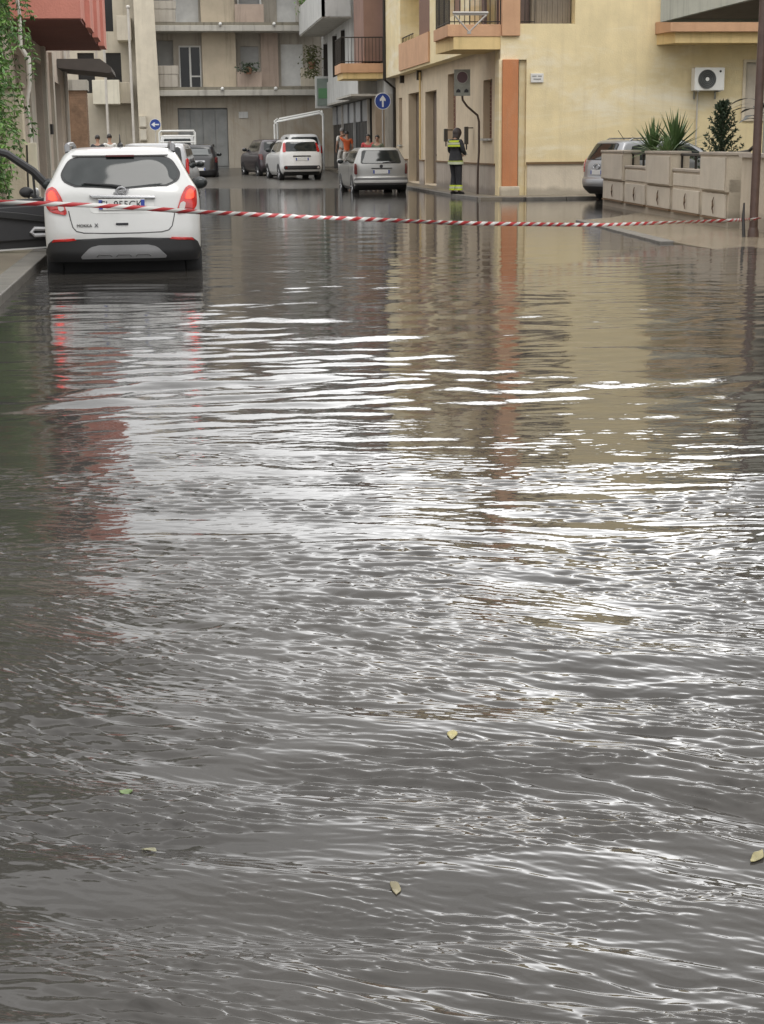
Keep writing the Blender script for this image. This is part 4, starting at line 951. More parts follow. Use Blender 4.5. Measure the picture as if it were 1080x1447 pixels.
# --- silver estate parked by the yellow house -----------------------------------
SIL = paint('silver_paint', (.31,.31,.30), rough=.32, metal=.35)
profE = [(.20,.72,.16,3.95,.25,.4), (.32,.79,.03,4.02,.28,.45), (.46,.815,-.03,4.06,.28,.5), (.54,.818,-.02,4.06,.28,.5), (.60,.818,.02,4.05,.26,.5), (.80,.822,.03,4.0,.25,.5), (.90,.820,.045,3.85,.25,.5), (.97,.80,.065,3.1,.24,.5),
         (1.08,.755,.12,2.85,.24,.4), (1.2,.70,.19,2.6,.24,.4), (1.32,.645,.26,2.35,.24,.4), (1.40,.60,.315,2.15,.26,.4), (1.435,.54,.38,1.95,.3,.4), (1.45,.42,.5,1.7,.35,.35)]
e = at(539, 276, Y=47.6)
estate, shE, _ = base_car('estate_car', 'silver estate car parked beside the yellow house facade', 'car', (e.x, 47.5, -.12), rad(1.5), profE, SIL, [(-.60,.99), (.60,.99), (.52,1.35), (-.52,1.35)],
    [[(.35,.98), (.55,1.33), (1.2,1.36), (1.2,.98)], [(1.27,.98), (1.27,1.36), (2.05,1.34), (2.4,1.0)]], 4.05, .30, (.68, 3.2), .72, [[(.815,.98), (.735,.98), (.72,.66), (.80,.66)]], M_LAMPD, n=4.2, mirrors=(2.6, .98), doorlines=[(1.24,.4,.97)])
shE.rear(rrect(-.80,.80,.36,.56,.03), .012, .02, 24, 6).build('bumper_strip', mat('grey_bumper', (.12,.12,.12), rough=.55), estate, smooth=True)
shE.rear(rrect(-.79,.79,.42,.49,.02), .03, .02, 24, 4).build('bumper_trim', mat('pale_silver_trim', (.55,.55,.54), rough=.3), estate, smooth=True)
shE.rear(rrect(-.80,.80,.205,.35,.03), .012, .02, 24, 4).build('lower_bumper', M_BLKPL, estate, smooth=True)
add_plate(estate, shE, .735, 'CB 302WN'[:0], w=.50)
q = MB(); q.box(-.30,.33, shE.rear_y(0,.86)-.03, shE.rear_y(0,.86)+.02, .825, .85); q.build('handle_bar', M_BLKPL, estate, bevel=.005)
q = MB(); q.disc((0, shE.rear_y(0,.90)-.012, .90), (0,-1,0), .05, .012, 18); q.build('emblem', M_INK, estate)
q = MB(); q.tube([(0.05, shE.rear_y(0,1.0)-.02, 1.0), (.42, shE.rear_y(.4,1.03)-.02, 1.03)], .012, 5); q.build('wiper', M_BLKPL, estate)

# --- white city car, dark car beside it, further white car -------------------------
WHI = paint('cool_white_paint', (.62,.62,.61))
profP = [(.20,.70,.14,3.5,.3,.4), (.34,.79,.02,3.6,.36,.5), (.48,.815,-.02,3.63,.36,.5), (.62,.822,.0,3.62,.36,.5), (.82,.825,.04,3.55,.34,.5), (.95,.815,.07,3.3,.32,.5), (1.04,.79,.10,2.8,.30,.5), (1.18,.735,.155,2.6,.28,.4),
         (1.32,.69,.20,2.4,.28,.4), (1.44,.645,.255,2.2,.28,.4), (1.51,.59,.33,2.0,.32,.4), (1.545,.47,.5,1.7,.35,.35)]
pz = at(428, 250, Y=60.5)
panda, shP, _ = base_car('city_car', 'white small car parked between the dark hatchback and shop front', 'car', (pz.x, 60.5, .10), rad(7), profP, WHI, [(-.60,1.10), (.60,1.10), (.55,1.42), (-.55,1.42)],
    [[(.5,1.08), (.55,1.42), (1.15,1.45), (1.15,1.05)], [(1.22,1.05), (1.22,1.45), (1.95,1.42), (2.2,1.08)]], 3.6, .29, (.62, 2.92), .72, [[(.72,1.06), (.60,1.06), (.585,1.42), (.655,1.40)]], M_LAMP, n=3.2, mirrors=(2.35, 1.08), m_mirror=M_BLKPL)
shP.rear(rrect(-.70,.70,.42,.56,.05), .012, .02, 24, 6).build('bumper_insert', M_BLKPL, panda, smooth=True)
for sg in (-1, 1):
    q = MB(); q.disc((sg*.62, shP.rear_y(.62,.49)-.006, .49), (0,-1,0), .045, .02, 16); q.build('bumper_lamp', M_LAMPD if sg < 0 else M_CLEAR, panda)
add_plate(panda, shP, .80, None, w=.5)
q = MB(); q.box(-.34,.34, shP.rear_y(0,.9)-.02, shP.rear_y(0,.9)+.02, .895, .935); q.build('handle_bar', M_BLKPL, panda, bevel=.006)
shP.rear(rrect(-.70,.70,.205,.34,.03), .01, .02, 24, 4).build('lower_bumper', M_BLKPL, panda, smooth=True)

DKP = paint('dark_plum_paint', (.045,.035,.04), rough=.3)
dz = at(396, 245, Y=66)
plum, shD, _ = base_car('dark_hatchback', 'dark plum hatchback parked beside the white small car', 'car', (dz.x, 66, .12), rad(12), profP, DKP, [(-.60,1.10), (.60,1.10), (.55,1.42), (-.55,1.42)],
    [[(.5,1.08), (.55,1.42), (1.15,1.45), (1.15,1.05)], [(1.22,1.05), (1.22,1.45), (1.95,1.42), (2.2,1.08)]], 3.6, .29, (.62, 2.92), .72, [[(.82,.96), (.70,.96), (.68,.72), (.80,.72)]], M_LAMPD, n=3.2, mirrors=(2.35, 1.08))
add_plate(plum, shD, .62, None, w=.5)
shD.rear(rrect(-.70,.70,.205,.40,.03), .01, .02, 24, 4).build('lower_bumper', M_BLKPL, plum, smooth=True)
wz = at(440, 245, Y=72)
van2, shW, _ = base_car('white_van', 'white high roofed van behind the white small car', 'van', (wz.x - .35, 70.5, .2), rad(8), [(z*1.10, w*1.0, a, b_*1.05, c, d) for z, w, a, b_, c, d in profP], WHI, [(-.60,1.22), (.60,1.22), (.55,1.55), (-.55,1.55)],
    [[(.5,1.2), (.55,1.56), (1.15,1.58), (1.15,1.18)]], 3.8, .30, (.65, 3.05), .74, [[(.80,1.2), (.72,1.2), (.70,.85), (.80,.85)]], M_LAMP, n=3.4)
add_plate(van2, shW, .8, None)
# --- black hatchback in mid street, silver people carrier, white van at left -------------
BLK = paint('black_paint', (.016,.016,.018), rough=.25)
bz = at(282, 255, Y=66)
blk, shB, _ = base_car('black_hatchback', 'black hatchback stopped in the flooded street beyond the silver people carrier', 'car', (bz.x, 66, -.03), rad(-2), [(z*.98, w*.95, a, b_, c, d) for z, w, a, b_, c, d in profP], BLK, [(-.50,1.07), (.50,1.07), (.44,1.38), (-.44,1.38)],
    [[(.5,1.06), (.55,1.40), (1.15,1.43), (1.15,1.03)], [(1.22,1.03), (1.22,1.43), (1.95,1.40), (2.2,1.06)]], 3.6, .29, (.62, 2.92), .70, [[(.77,1.0), (.66,1.0), (.66,.78), (.76,.78)]], M_LAMPD, n=3.2, mirrors=(2.35, 1.05))
add_plate(blk, shB, .52, None, w=.5); 
shB.rear(rrect(-.25,.25,.80,.87,.02), .012, .02, 10, 4).build('light_strip', M_CHROME, blk)
shB.rear([(-.42,1.10), (.42,1.10), (.37,1.33), (-.37,1.33)], .013, .0, 10, 6).build('window_gleam', mat('gleam_grey', (.16,.17,.17), rough=.08, spec=.7), blk)  # paler pane: light in the rear window put into the colour
SV = paint('silver_van_paint', (.44,.45,.46), rough=.35, metal=.2)
profV = [(.22,.78,.12,4.0,.25,.4), (.4,.84,.0,4.1,.25,.45), (.7,.86,.0,4.1,.24,.5), (.95,.86,.02,3.95,.22,.5), (1.05,.85,.04,3.4,.2,.5), (1.2,.82,.07,3.1,.18,.4), (1.4,.78,.11,2.8,.18,.4), (1.55,.75,.15,2.5,.2,.4), (1.64,.70,.22,2.2,.25,.35), (1.67,.58,.4,1.9,.3,.3)]
sz = at(236, 250, Y=40)
mpv, shV, _ = base_car('people_carrier', 'silver people carrier mostly hidden ahead of the white crossover', 'car', (-.36, 39.5, -.17), rad(-5), profV, SV, [(-.68,1.08), (.68,1.08), (.62,1.55), (-.62,1.55)],
    [[(.42,1.06), (.45,1.56), (1.25,1.58), (1.25,1.04)], [(1.32,1.04), (1.32,1.58), (2.3,1.54), (2.75,1.08)]], 4.1, .31, (.75, 3.25), .77, [[(.85,1.3), (.77,1.3), (.77,.9), (.85,.9)]], M_LAMP, n=4.5, mirrors=(2.85, 1.08), m_mirror=M_BLKPL, doorlines=[(1.29,.5,1.04)])
add_plate(mpv, shV, .75, None)
# white lorry cab with a rack, further off
tz = at(251, 205, Y=72)
lorry = thing('pickup_truck', 'white pickup truck with a tubular rack beyond the silver people carrier', 'truck', (tz.x, 70.5, .15))
q = MB(); q.box(-.82,.82,0,2.0,.55,.75); q.box(-.85,.85,-.04,.04,.55,1.05); q.box(-.85,-.79,0,2,.75,1.05); q.box(.79,.85,0,2,.75,1.05); q.build('flatbed', WHI, lorry, bevel=.02)
shT = CarShape([(.3,.80,2.0,4.3,.15,.3), (.9,.84,2.0,4.35,.15,.3), (1.15,.83,2.02,4.1,.15,.3), (1.5,.76,2.06,3.6,.15,.3), (1.72,.70,2.12,3.3,.2,.3), (1.77,.6,2.2,3.1,.25,.3)], 4)
shT.body().build('cab', WHI, lorry, smooth=True); shT.rear(rrect(-.6,.6,1.2,1.6,.05)).build('rear_window', M_CARGL, lorry)
for y in (.1, 1.9):
    q = MB(); q.tube([(-.78,y,.75), (-.78,y,1.85), (-.70,y,1.93), (.70,y,1.93), (.78,y,1.85), (.78,y,.75)], .035, 8); q.build('rack_hoop', M_WHITE, lorry, smooth=True)
q = MB()
for x in (-.72, 0, .72): q.tube([(x,.1,1.95), (x,1.9,1.95)], .025, 6)
for z in (1.45, 1.7): q.tube([(-.78,.1,z), (.78,.1,z)], .028, 6)
q.build('rack_rail', M_WHITE, lorry, smooth=True)
for y in (.6, 3.4):
    for sg in (-1, 1): add_wheel(lorry, sg*.74, y, .31, .2, sg)
for sg in (-1, 1):
    q = MB(); q.box(sg*.62, sg*.80, -.06, -.04, .6, .72); q.build('tail_light', M_LAMP, lorry)

# --- grey estate parked across, behind the low wall --------------------------------
GRY = paint('grey_blue_paint', (.25,.255,.265), rough=.3, metal=.35)
gp2 = at(846, 286, Y=38.6)
wag, shG, _ = base_car('station_wagon', 'grey station wagon parked across the side street behind the low wall', 'car', (gp2.x - .10, 38.55, -.05), rad(-75), [(z*1.05, w*1.04, a, b_*1.08, c, d) for z, w, a, b_, c, d in profE], GRY, [(-.60,1.05), (.60,1.05), (.53,1.42), (-.53,1.42)],
    [[(.42,1.03), (.62,1.38), (1.3,1.43), (1.3,1.03)], [(1.37,1.03), (1.37,1.43), (2.2,1.42), (2.75,1.06)]], 4.35, .31, (.75, 3.45), .75, [[(.845,1.06), (.70,1.06), (.66,.74), (.835,.74)]], M_LAMP, n=3.6, mirrors=(2.9, 1.05), doorlines=[(1.33,.4,1.02), (2.35,.4,1.02)])
shG.rear(rrect(-.80,.80,.205,.40,.03), .012, .02, 24, 4).build('lower_bumper', M_BLKPL, wag, smooth=True)
add_plate(wag, shG, .74, None)
q = MB(); q.tube([(.14*math.cos(t), shG.rear_y(0,.86)-.02, .88+.06*math.sin(t)) for t in [2*math.pi*i/20 for i in range(21)]], .014, 6); q.build('emblem', M_CHROME, wag, smooth=True)
for s in (0, 1):
    pl = [(.74,.98), (.70,.98), (.69,.86), (.80,.84)]
    shG.rear(pl if s == 0 else mir(pl), .02, .0, 6, 6).build('indicator_lens', M_CLEAR, wag)
for sg in (-1, 1):
    q = MB(); q.tube([(sg*.57,.6,1.49), (sg*.57,.7,1.55), (sg*.57,2.0,1.56), (sg*.57,2.2,1.46)], .02, 6); q.build('roof_rail', M_CHROME, wag, smooth=True)
q = MB(); q.tube([(.1,.75,1.5), (.1,.55,1.75)], .008, 5); q.build('aerial', M_BLKPL, wag)
# ------------------------------------------------------------------ low wall with panels on the right
WA, WB = Vector((9.07, 25.0)), Vector((9.95, 35.8))
wd = (WB - WA).normalized(); wn_ = Vector((-wd.y, wd.x))       # wn_ points to the street (-x)
def WP(u, z, t=0): p = WA + wd * u + wn_ * t; return Vector((p.x, p.y, z))
def wbox(mb, u0, u1, t0, t1, z0, z1):
    mb.prism([WP(u0, z0, t0), WP(u1, z0, t0), WP(u1, z0, t1), WP(u0, z0, t1)], (0, 0, z1 - z0)); return mb
M_WALLB = plaster('wet_tan_wall', (.47,.405,.315), tide=.2, streak=.4, streak_col=(.27,.21,.14), blotch=.3)
M_WALLP = plaster('tan_wall_panel', (.52,.465,.38), streak=.3, streak_col=(.3,.25,.18), bscale=60)
lw = thing('front_wall', 'tan front garden wall with tall blocks, low railed gaps and iron grilles', 'wall', (9.5, 30, 0), world=True)
LW = (WB - WA).length
segs = [(0, 1.75, 1.24), (1.75, 3.95, .93), (3.95, 6.15, 1.24), (6.15, 8.35, .93), (8.35, LW, 1.24)]
q = MB(); wbox(q, 0, LW, -.30, 0, -.2, .80)
for a, c, z in segs: wbox(q, a + (.0 if z > 1 else .001), c, -.29 if z < 1 else -.303, -.004 if z < 1 else .05, .80 if z < 1 else .60, z - .05)
q.build('wall', M_WALLB, lw)
q = MB()
for a, c, z in segs: wbox(q, a - (.03 if z > 1 else 0), c + (.03 if z > 1 else 0), -.33, .07 if z > 1 else .02, z - .05, z)
q.build('coping', mat('wet_coping', (.36,.31,.25), rough=.5, streak=.4), lw, bevel=.008)
for a, c, z in segs:
    q = MB(); wbox(q, a + .08, c - .08, .05 if z > 1 else 0, .068 if z > 1 else .02, .62, z - .09); q.build('wall_panel', M_WALLP, lw, bevel=.006)
    q = MB(); wbox(q, a + .12, c - .14, 0, .03, .17, .56); q.build('wall_panel', M_WALLP, lw, bevel=.006)
    q = MB(); wbox(q, a + .10, c - .12, .0, .05, .135, .165); q.build('drip_ledge', M_BROWNLINE, lw)
    um = (a + c) / 2 - .1
    q = MB(); q.tube([WP(um, .50, .05), WP(um+.03, .42, .06), WP(um-.03, .36, .07), WP(um+.035, .31, .06), WP(um, .22, .05)], [.006,.013,.018,.013,.006], 6); q.build('iron_ornament', metal('rusty_iron', (.17,.12,.08), rough=.7), lw, smooth=True)
    if z < 1:
        q = MB(); q.tube([WP(a, 1.18, -.15), WP(c, 1.18, -.15)], .028, 6)
        for u in (a + .05, (a + c) / 2, c - .05): q.tube([WP(u, .92, -.15), WP(u, 1.18, -.15)], .022, 6)
        q.build('railing', M_IRON, lw)
q = MB(); a = at(1040, 216.5, Y=26.2); c = at(1058, 214, Y=25.6); e = at(1067, 206, Y=25.3); q.tube([a, c, e], .03, 6); q.build('handrail', M_IRON, lw)
w2 = thing('side_wall', 'tan wall continuing beyond the brown lamp pole', 'wall', (9, 20, 0), world=True)
q = MB(); q.prism([(9.42, 24.6, -.2), (9.12, 24.6, -.2), (8.95, 12, -.2), (9.25, 12, -.2)], (0, 0, 1.36)); q.build('wall', M_WALLB, w2)
q = MB(); q.prism([(9.46, 24.62, 1.161), (9.07, 24.62, 1.161), (8.9, 12, 1.161), (9.3, 12, 1.161)], (0, 0, .06)); q.build('coping', M_PLINTHG, w2)

# ------------------------------------------------------------------ poles and signs
p0 = at(1056, 335, Z=.02); p0 = Vector((p0.x + .09, p0.y, 0))
lp = thing('lamp_post', 'tall brown metal lamp post with the red and white tape tied to it', 'lamp post', (p0.x, p0.y, 0), world=True)
M_BROWN = mat('brown_painted_steel', (.085,.052,.042), rough=.45, var=.25, scale=6, streak=.4, streak_col=(.13,.09,.06), bump=.1)
q = MB(); q.tube([(p0.x, p0.y, -.1), (p0.x, p0.y, 2.5), (p0.x+.05, p0.y, 9.6)], [.064,.062,.05], 14); q.build('shaft', M_BROWN, lp, smooth=True)
q = MB(); q.tube([(p0.x, p0.y, 0), (p0.x, p0.y, .10), (p0.x, p0.y, .16)], [.085,.082,.066], 14); q.build('base_collar', M_BROWN, lp, smooth=True)
q = MB(); q.tube([(p0.x+.05, p0.y, 9.55), (p0.x-.5, p0.y, 9.9), (p0.x-1.2, p0.y, 9.95)], .04, 8); q.build('arm', M_BROWN, lp, smooth=True)
q = MB(); q.ball((p0.x-1.45, p0.y, 9.93), .3, 14, 8, (1.2,.5,.35)); q.build('lamp_head', M_GALV, lp, smooth=True)
q = MB(); q.tube([(p0.x-.14, p0.y+.05, .52), (p0.x-.145, p0.y+.05, .3), (p0.x-.14, p0.y, .0)], [.014,.024,.028], 8); tag(q.build('drain_pipe', M_DARK, smooth=True), 'thin dark pipe beside the foot of the brown lamp post', 'pipe')

M_SIGNB = mat('sign_blue', (.020,.055,.27), rough=.35, var=.08)
M_SIGNW = mat('sign_white', (.68,.70,.72), rough=.35)
def arrow_sign(name, label, px, py, Y, r, zfoot, left=False):
    c = at(px, py, Y=Y); t = thing(name, label, 'sign', (c.x, Y, zfoot), world=True)
    q = MB(); q.disc((c.x, Y-.02, c.z), (0,1,0), r, .02, 32); d = q.build('disc', M_SIGNB, t)
    q = MB(); q.tube([(c.x+r*.955*math.cos(a), Y-.024, c.z+r*.955*math.sin(a)) for a in [2*math.pi*i/36 for i in range(37)]], r*.042, 5); q.build('rim', M_SIGNW, d, smooth=True)
    arrow = [(-.11,-.68), (.11,-.68), (.11,.08), (.36,.0), (.36,.24), (0,.70), (-.36,.24), (-.36,0), (-.11,.08)]
    if left: arrow = [(-b, a) for a, b in arrow]
    q = MB(); q.prism([(c.x+a*r, Y-.028, c.z+b*r) for a, b in arrow], (0, .007, 0)); q.build('arrow', M_SIGNW, d)
    q = MB(); q.tube([(c.x, Y+.04, c.z+r*.6), (c.x, Y+.04, zfoot)], .03, 8); q.build('pole', M_GALV if not left else M_PIPEW, t, smooth=True)
    return t
arrow_sign('direction_sign', 'round blue sign with white arrow pointing up, by the yellow house', 541, 143, 60.2, .31, .1)
arrow_sign('direction_sign', 'round blue sign with white arrow pointing left, by the tall pilaster', 219.5, 176, 77.5, .27, .3, True)
# parking sign on a bent wall pole
c = at(654, 117, Y=43); b0 = at(675.5, 262, X=8.58)
ps = thing('parking_sign', 'faded grey no parking sign on a bent pole beside the firefighter', 'sign', (b0.x, 43, .06), world=True)
x0, x1 = at(642, 0, Y=43).x, at(665, 0, Y=43).x; z1, z0 = at(654, 98, Y=43).z, at(654, 135.5, Y=43).z
q = MB(); q.box(x0, x1, 42.985, 43.01, z0, z1); pn = q.build('panel', mat('faded_sign_grey', (.27,.28,.25), rough=.5, var=.2, scale=5), ps, bevel=.006)
xm = (x0+x1)/2; zc = z1 - .30*(z1-z0)
q = MB(); q.disc((xm-.0, 42.984, zc), (0,-1,0), .155, .006, 28); q.build('circle', mat('faded_sign_plum', (.10,.055,.065), rough=.5), pn)
q = MB(); q.tube([(xm+.155*math.cos(a), 42.98, zc+.155*math.sin(a)) for a in [2*math.pi*i/30 for i in range(31)]], .012, 5); q.build('ring', mat('faded_sign_pale', (.36,.35,.33)), pn, smooth=True)
q = MB()
for sx in (-.11, .11):
    zz = z0 + .17*(z1-z0)
    q.prism([(xm+sx-.06, 42.979, zz-.03), (xm+sx+.06, 42.979, zz-.03), (xm+sx+.06, 42.979, zz+.03), (xm+sx+.0, 42.979, zz+.07), (xm+sx-.05, 42.979, zz+.03)], (0, .006, 0))
q.build('pictogram', M_INK, pn)
q = MB(); zb = at(654, 136, Y=43).z
q.tube([(xm, 43.02, z1-.1), (xm+.01, 43.02, zb), (xm+.02, 43.02, zb-.10), at(660, 150, Y=43), at(668, 157, Y=43), at(675, 163, Y=43), at(677, 172, Y=43), at(677, 215, Y=43), at(675.5, 240, Y=43), at(675, 281, Y=43)], .030, 8); q.build('pole', metal('brown_grey_steel', (.12,.09,.075), rough=.6), ps, smooth=True)
# two dark narrow boxes projecting from the wall by the doorway
for i, (px, pt, pb, X) in enumerate(((628.5, 182, 200, 8.45), (656, 179, 204, 8.42))):
    a = at(px, pt, X=X); c = at(px, pb, X=X)
    bx = thing('wall_box', ['dark narrow box on the beige wall just behind the firefighter', 'dark narrow box on the beige wall ahead of the firefighter'][i], 'box', (8.7, a.y, c.z), world=True)
    q = MB(); q.box(8.44, 8.55, a.y, a.y+.12, c.z, a.z); q.build('casing', mat('dark_brown_metal', (.075,.068,.055), rough=.6), bx, bevel=.01)
    q = MB(); q.box(8.55, 8.72, a.y+.08, a.y+.11, a.z-.05, a.z-.02); q.tube([(8.5, a.y+.05, c.z), (8.5, a.y+.05, c.z-.15)], .02, 6); q.build('bracket', M_IRON, bx)
# slim posts at the far left
for px, top, lab in ((147, 60, 'slim pale post behind the awning'), (181, 10, 'slim pale post nearer the tall pilaster')):
    a = at(px, top, Y=72); 
    q = MB(); q.tube([(a.x, 72, .1), (a.x, 72, a.z)], .055, 8); q.ball((a.x, 72, a.z), .09, 8, 6)
    tag(q.build('post', M_PIPEW, smooth=True), lab, 'post')
# white tubular frame above the parked cars
ft = thing('canopy_frame', 'white tubular canopy frame above the dark hatchback', 'frame', (5.6, 75, .3), world=True)
A = at(388, 172, Y=74.5); Bv = at(455, 160, Y=73); A2 = at(392, 168, Y=76); B2 = at(455, 157, Y=75)
for P, Q in ((A, Bv), (A2, B2)):
    q = MB(); q.tube([(P.x, P.y, .3), (P.x, P.y, P.z-.12), (P.x+.12, P.y, P.z), (Q.x-.1, Q.y, Q.z), (Q.x+.05, Q.y, Q.z-.12), (Q.x+.05, Q.y, .3)], .048, 8); q.build('hoop', M_WHITE, ft, smooth=True)
for P, Q in ((A, A2), (Bv, B2)):
    q = MB(); q.tube([P, Q], .045, 8); q.build('cross_bar', M_WHITE, ft, smooth=True)

# ------------------------------------------------------------------ barrier tape
def tape():
    P = [at(-160, 277, Y=12.2), at(0, 285.5, Y=13.0), at(160, 291.5, Y=14.0), at(280, 299.5, Y=15.0), at(400, 305, Y=16.2), at(520, 310, Y=17.5), at(640, 315, Y=19.0), at(760, 317, Y=20.6), at(850, 317.5, Y=21.9), at(950, 314.5, Y=23.4), at(1030, 311.5, Y=24.6), Vector((p0.x - .09, p0.y - .10, at(1060, 310, Y=p0.y-.1).z)), Vector((p0.x + .10, p0.y - .06, at(1075, 308.5, Y=p0.y-.1).z))]
    pts = []
    for i in range(len(P) - 1):
        a, b, c, d = P[max(i-1,0)], P[i], P[i+1], P[min(i+2, len(P)-1)]
        for k in range(60):
            t = k / 60; pts.append(.5*((2*b) + (c-a)*t + (2*a-5*b+4*c-d)*t*t + (3*b-a-3*c+d)*t**3))
    pts.append(P[-1]); q = MB(); uv = []; s = 0; n = len(pts); r_ = random.Random(4)
    for i, p in enumerate(pts):
        if i: s += (p - pts[i-1]).length
        f = i / n; t = (pts[min(i+1, n-1)] - pts[max(i-1, 0)]).normalized()
        tw = .35*math.sin(s*.9) + .55*math.sin(s*1.7+1) * (1 if f < .3 else .6) + (math.sin(s*25)*.25 if f > .28 else 0)
        if f > .80: tw += (f-.80)*7.0
        up = Vector((0,0,1)); up = (up - t*up.dot(t)).normalized(); sd = t.cross(up)
        wv = (up*math.cos(tw) + sd*math.sin(tw)) * (.018 + .008*min(1, f/.5))
        q.v += [tuple(p + wv), tuple(p - wv)]; us = s*.7 if s < 3.6 else 2.52 + (s-3.6)*1.05; us += .035*math.sin(s*2.3) + .02*math.sin(s*7.1+1); uv += [(us, 1), (us, 0)]
        if i: k = 2*i; q.f.append((k-2, k-1, k+1, k))
    m = bpy.data.materials.new('barrier_tape_film'); m.use_nodes = True; t = m.node_tree; b = t.nodes['Principled BSDF']; b.inputs['Roughness'].default_value = .35
    c = t.nodes.new('ShaderNodeTexCoord'); sx = t.nodes.new('ShaderNodeSeparateXYZ'); t.links.new(c.outputs['UV'], sx.inputs[0])
    ma = t.nodes.new('ShaderNodeMath'); ma.operation = 'MULTIPLY_ADD'; ma.inputs[1].default_value = -.16; t.links.new(sx.outputs['Y'], ma.inputs[0]); t.links.new(sx.outputs['X'], ma.inputs[2])
    m2 = t.nodes.new('ShaderNodeMath'); m2.operation = 'DIVIDE'; m2.inputs[1].default_value = .29; t.links.new(ma.outputs[0], m2.inputs[0])
    fr = t.nodes.new('ShaderNodeMath'); fr.operation = 'FRACT'; t.links.new(m2.outputs[0], fr.inputs[0])
    gt = t.nodes.new('ShaderNodeMath'); gt.operation = 'GREATER_THAN'; gt.inputs[1].default_value = .5; t.links.new(fr.outputs[0], gt.inputs[0])
    mx = t.nodes.new('ShaderNodeMix'); mx.data_type = 'RGBA'; mx.inputs['A'].default_value = (.40,.035,.04,1); mx.inputs['B'].default_value = (.60,.59,.57,1)
    t.links.new(gt.outputs[0], mx.inputs['Factor']); t.links.new(mx.outputs['Result'], b.inputs['Base Color'])
    o = q.build('barrier_tape', m, smooth=True, uv=uv)
    sol = o.modifiers.new('film', 'SOLIDIFY'); sol.thickness = .0012
    tag(o, 'red and white striped barrier tape sagging across the flooded street', 'barrier tape')
tape()

# ------------------------------------------------------------------ plants
def leaf_mat(name, col, var=.35):
    m = mat(name, col, rough=.5, var=var, scale=3.5, detail=3)
    m.node_tree.nodes['Principled BSDF'].inputs['Subsurface Weight'].default_value = 0
    return m
M_LEAF = leaf_mat('fresh_leaf', (.125,.235,.048)); M_LEAF2 = leaf_mat('deep_leaf', (.072,.155,.036)); M_YUC = leaf_mat('yucca_leaf', (.10,.16,.058)); M_DKLEAF = leaf_mat('dark_needle', (.045,.068,.036))
M_BARK = mat('bark', (.10,.075,.05), var=.35, scale=8, bump=.5)
def leaves(mb, P, D, ln, wd_, r_):
    """one bent leaf of two faces at each point P along D"""
    for p, d in zip(P, D):
        d = Vector(d).normalized(); s = d.orthogonal(); s.rotate(Matrix.Rotation(r_.random()*6.28, 3, d)); u = s.cross(d)
        L = ln*(.6+.7*r_.random()); W = wd_*(.6+.7*r_.random()); p = Vector(p); k = len(mb.v); m = p + d*L*.5 + u*L*.08
        mb.v += [tuple(p), tuple(m + s*W*.5), tuple(p + d*L), tuple(m - s*W*.5)]; mb.f += [(k, k+1, k+2), (k, k+2, k+3)]
def weeping_tree(name, label, base, h, drop_pts, seed):
    r_ = random.Random(seed); t = thing(name, label, 'tree', base, world=True); B = Vector(base)
    q = MB(); q.tube([B + Vector((0,0,-.1)), B + Vector((.06,.1,1.4)), B + Vector((-.1,.2,h*.5)), B + Vector((.15,.1,h*.8))], [.17,.14,.11,.05], 10)
    for k in range(9):
        a = r_.random()*6.28; z = h*(.45+.4*r_.random()); L = 1.2 + r_.random()
        q.tube([B + Vector((0,.15,z)), B + Vector((math.cos(a)*L*.5, math.sin(a)*L*.5, z+.5)), B + Vector((math.cos(a)*L, math.sin(a)*L, z+.6))], [.05,.035,.015], 6)
    q.build('trunk', M_BARK, t, smooth=True)
    a_ = MB(); b_ = MB(); tw = MB()
    for (x, y, z, L) in drop_pts(r_):
        pts = [Vector((x, y, z))]; d = Vector((r_.gauss(0,.25), r_.gauss(0,.25), -1))
        for k in range(int(L/.09)):
            d += Vector((r_.gauss(0,.12), r_.gauss(0,.12), -.15)); d.normalize(); pts.append(pts[-1] + d*.09)
        if len(pts) > 2: tw.tube(pts[::3] + [pts[-1]], .004, 4)
        for p in pts:
            tgt = a_ if r_.random() < .62 else b_
            leaves(tgt, [p + Vector((r_.gauss(0,.03), r_.gauss(0,.03), 0)) for _ in range(7)], [(r_.gauss(0,1), r_.gauss(0,1), -.7) for _ in range(7)], .10, .027, r_)
    a_.build('foliage', M_LEAF, t); b_.build('foliage', M_LEAF2, t); tw.build('twig', M_BARK, t)
    return t
def drops(r_):
    out = []
    for k in range(420):
        y = 22.5 + r_.random()*4.2; x = -4.6 + 2.25*r_.random()**.7
        xl = (20 - 237)*y/2250; x = min(x, xl + r_.gauss(.0,.05))
        z = 2.2 + 4.8*r_.random(); L = .8 + 1.6*r_.random()
        if x > xl - .25: z = 3.2 + 3.5*r_.random()
        out.append((x, y, z, L))
    for k in range(60):                                   # lower sprays spilling over the wall
        y = 22 + r_.random()*3.8; x = (6 - 237)*y/2250 - r_.random()*.5; out.append((x, y, 1.1 + 1.5*r_.random(), .6 + .5*r_.random()))
    return out
weeping_tree('pepper_tree', 'weeping green tree hanging over the pale garden wall and gate pillar', (-3.7, 24.2, 0), 6.8, drops, 5)
def garden_drops(r_):
    return [(-2.8 + 2.3*math.cos(a)*q, 11.5 + 3.6*math.sin(a)*q, 4.6 + 3.2*r_.random()*(1.15-q), .6+.8*r_.random()) for a, q in ((r_.random()*6.28, r_.random()**.5) for _ in range(520))]
weeping_tree('unseen_garden_tree', 'unseen second weeping tree, its crown shaped to darken the near left water', (-3.6, 12, 0), 7.0, garden_drops, 8)  # out of view; crown spread over the road to darken the water's reflection

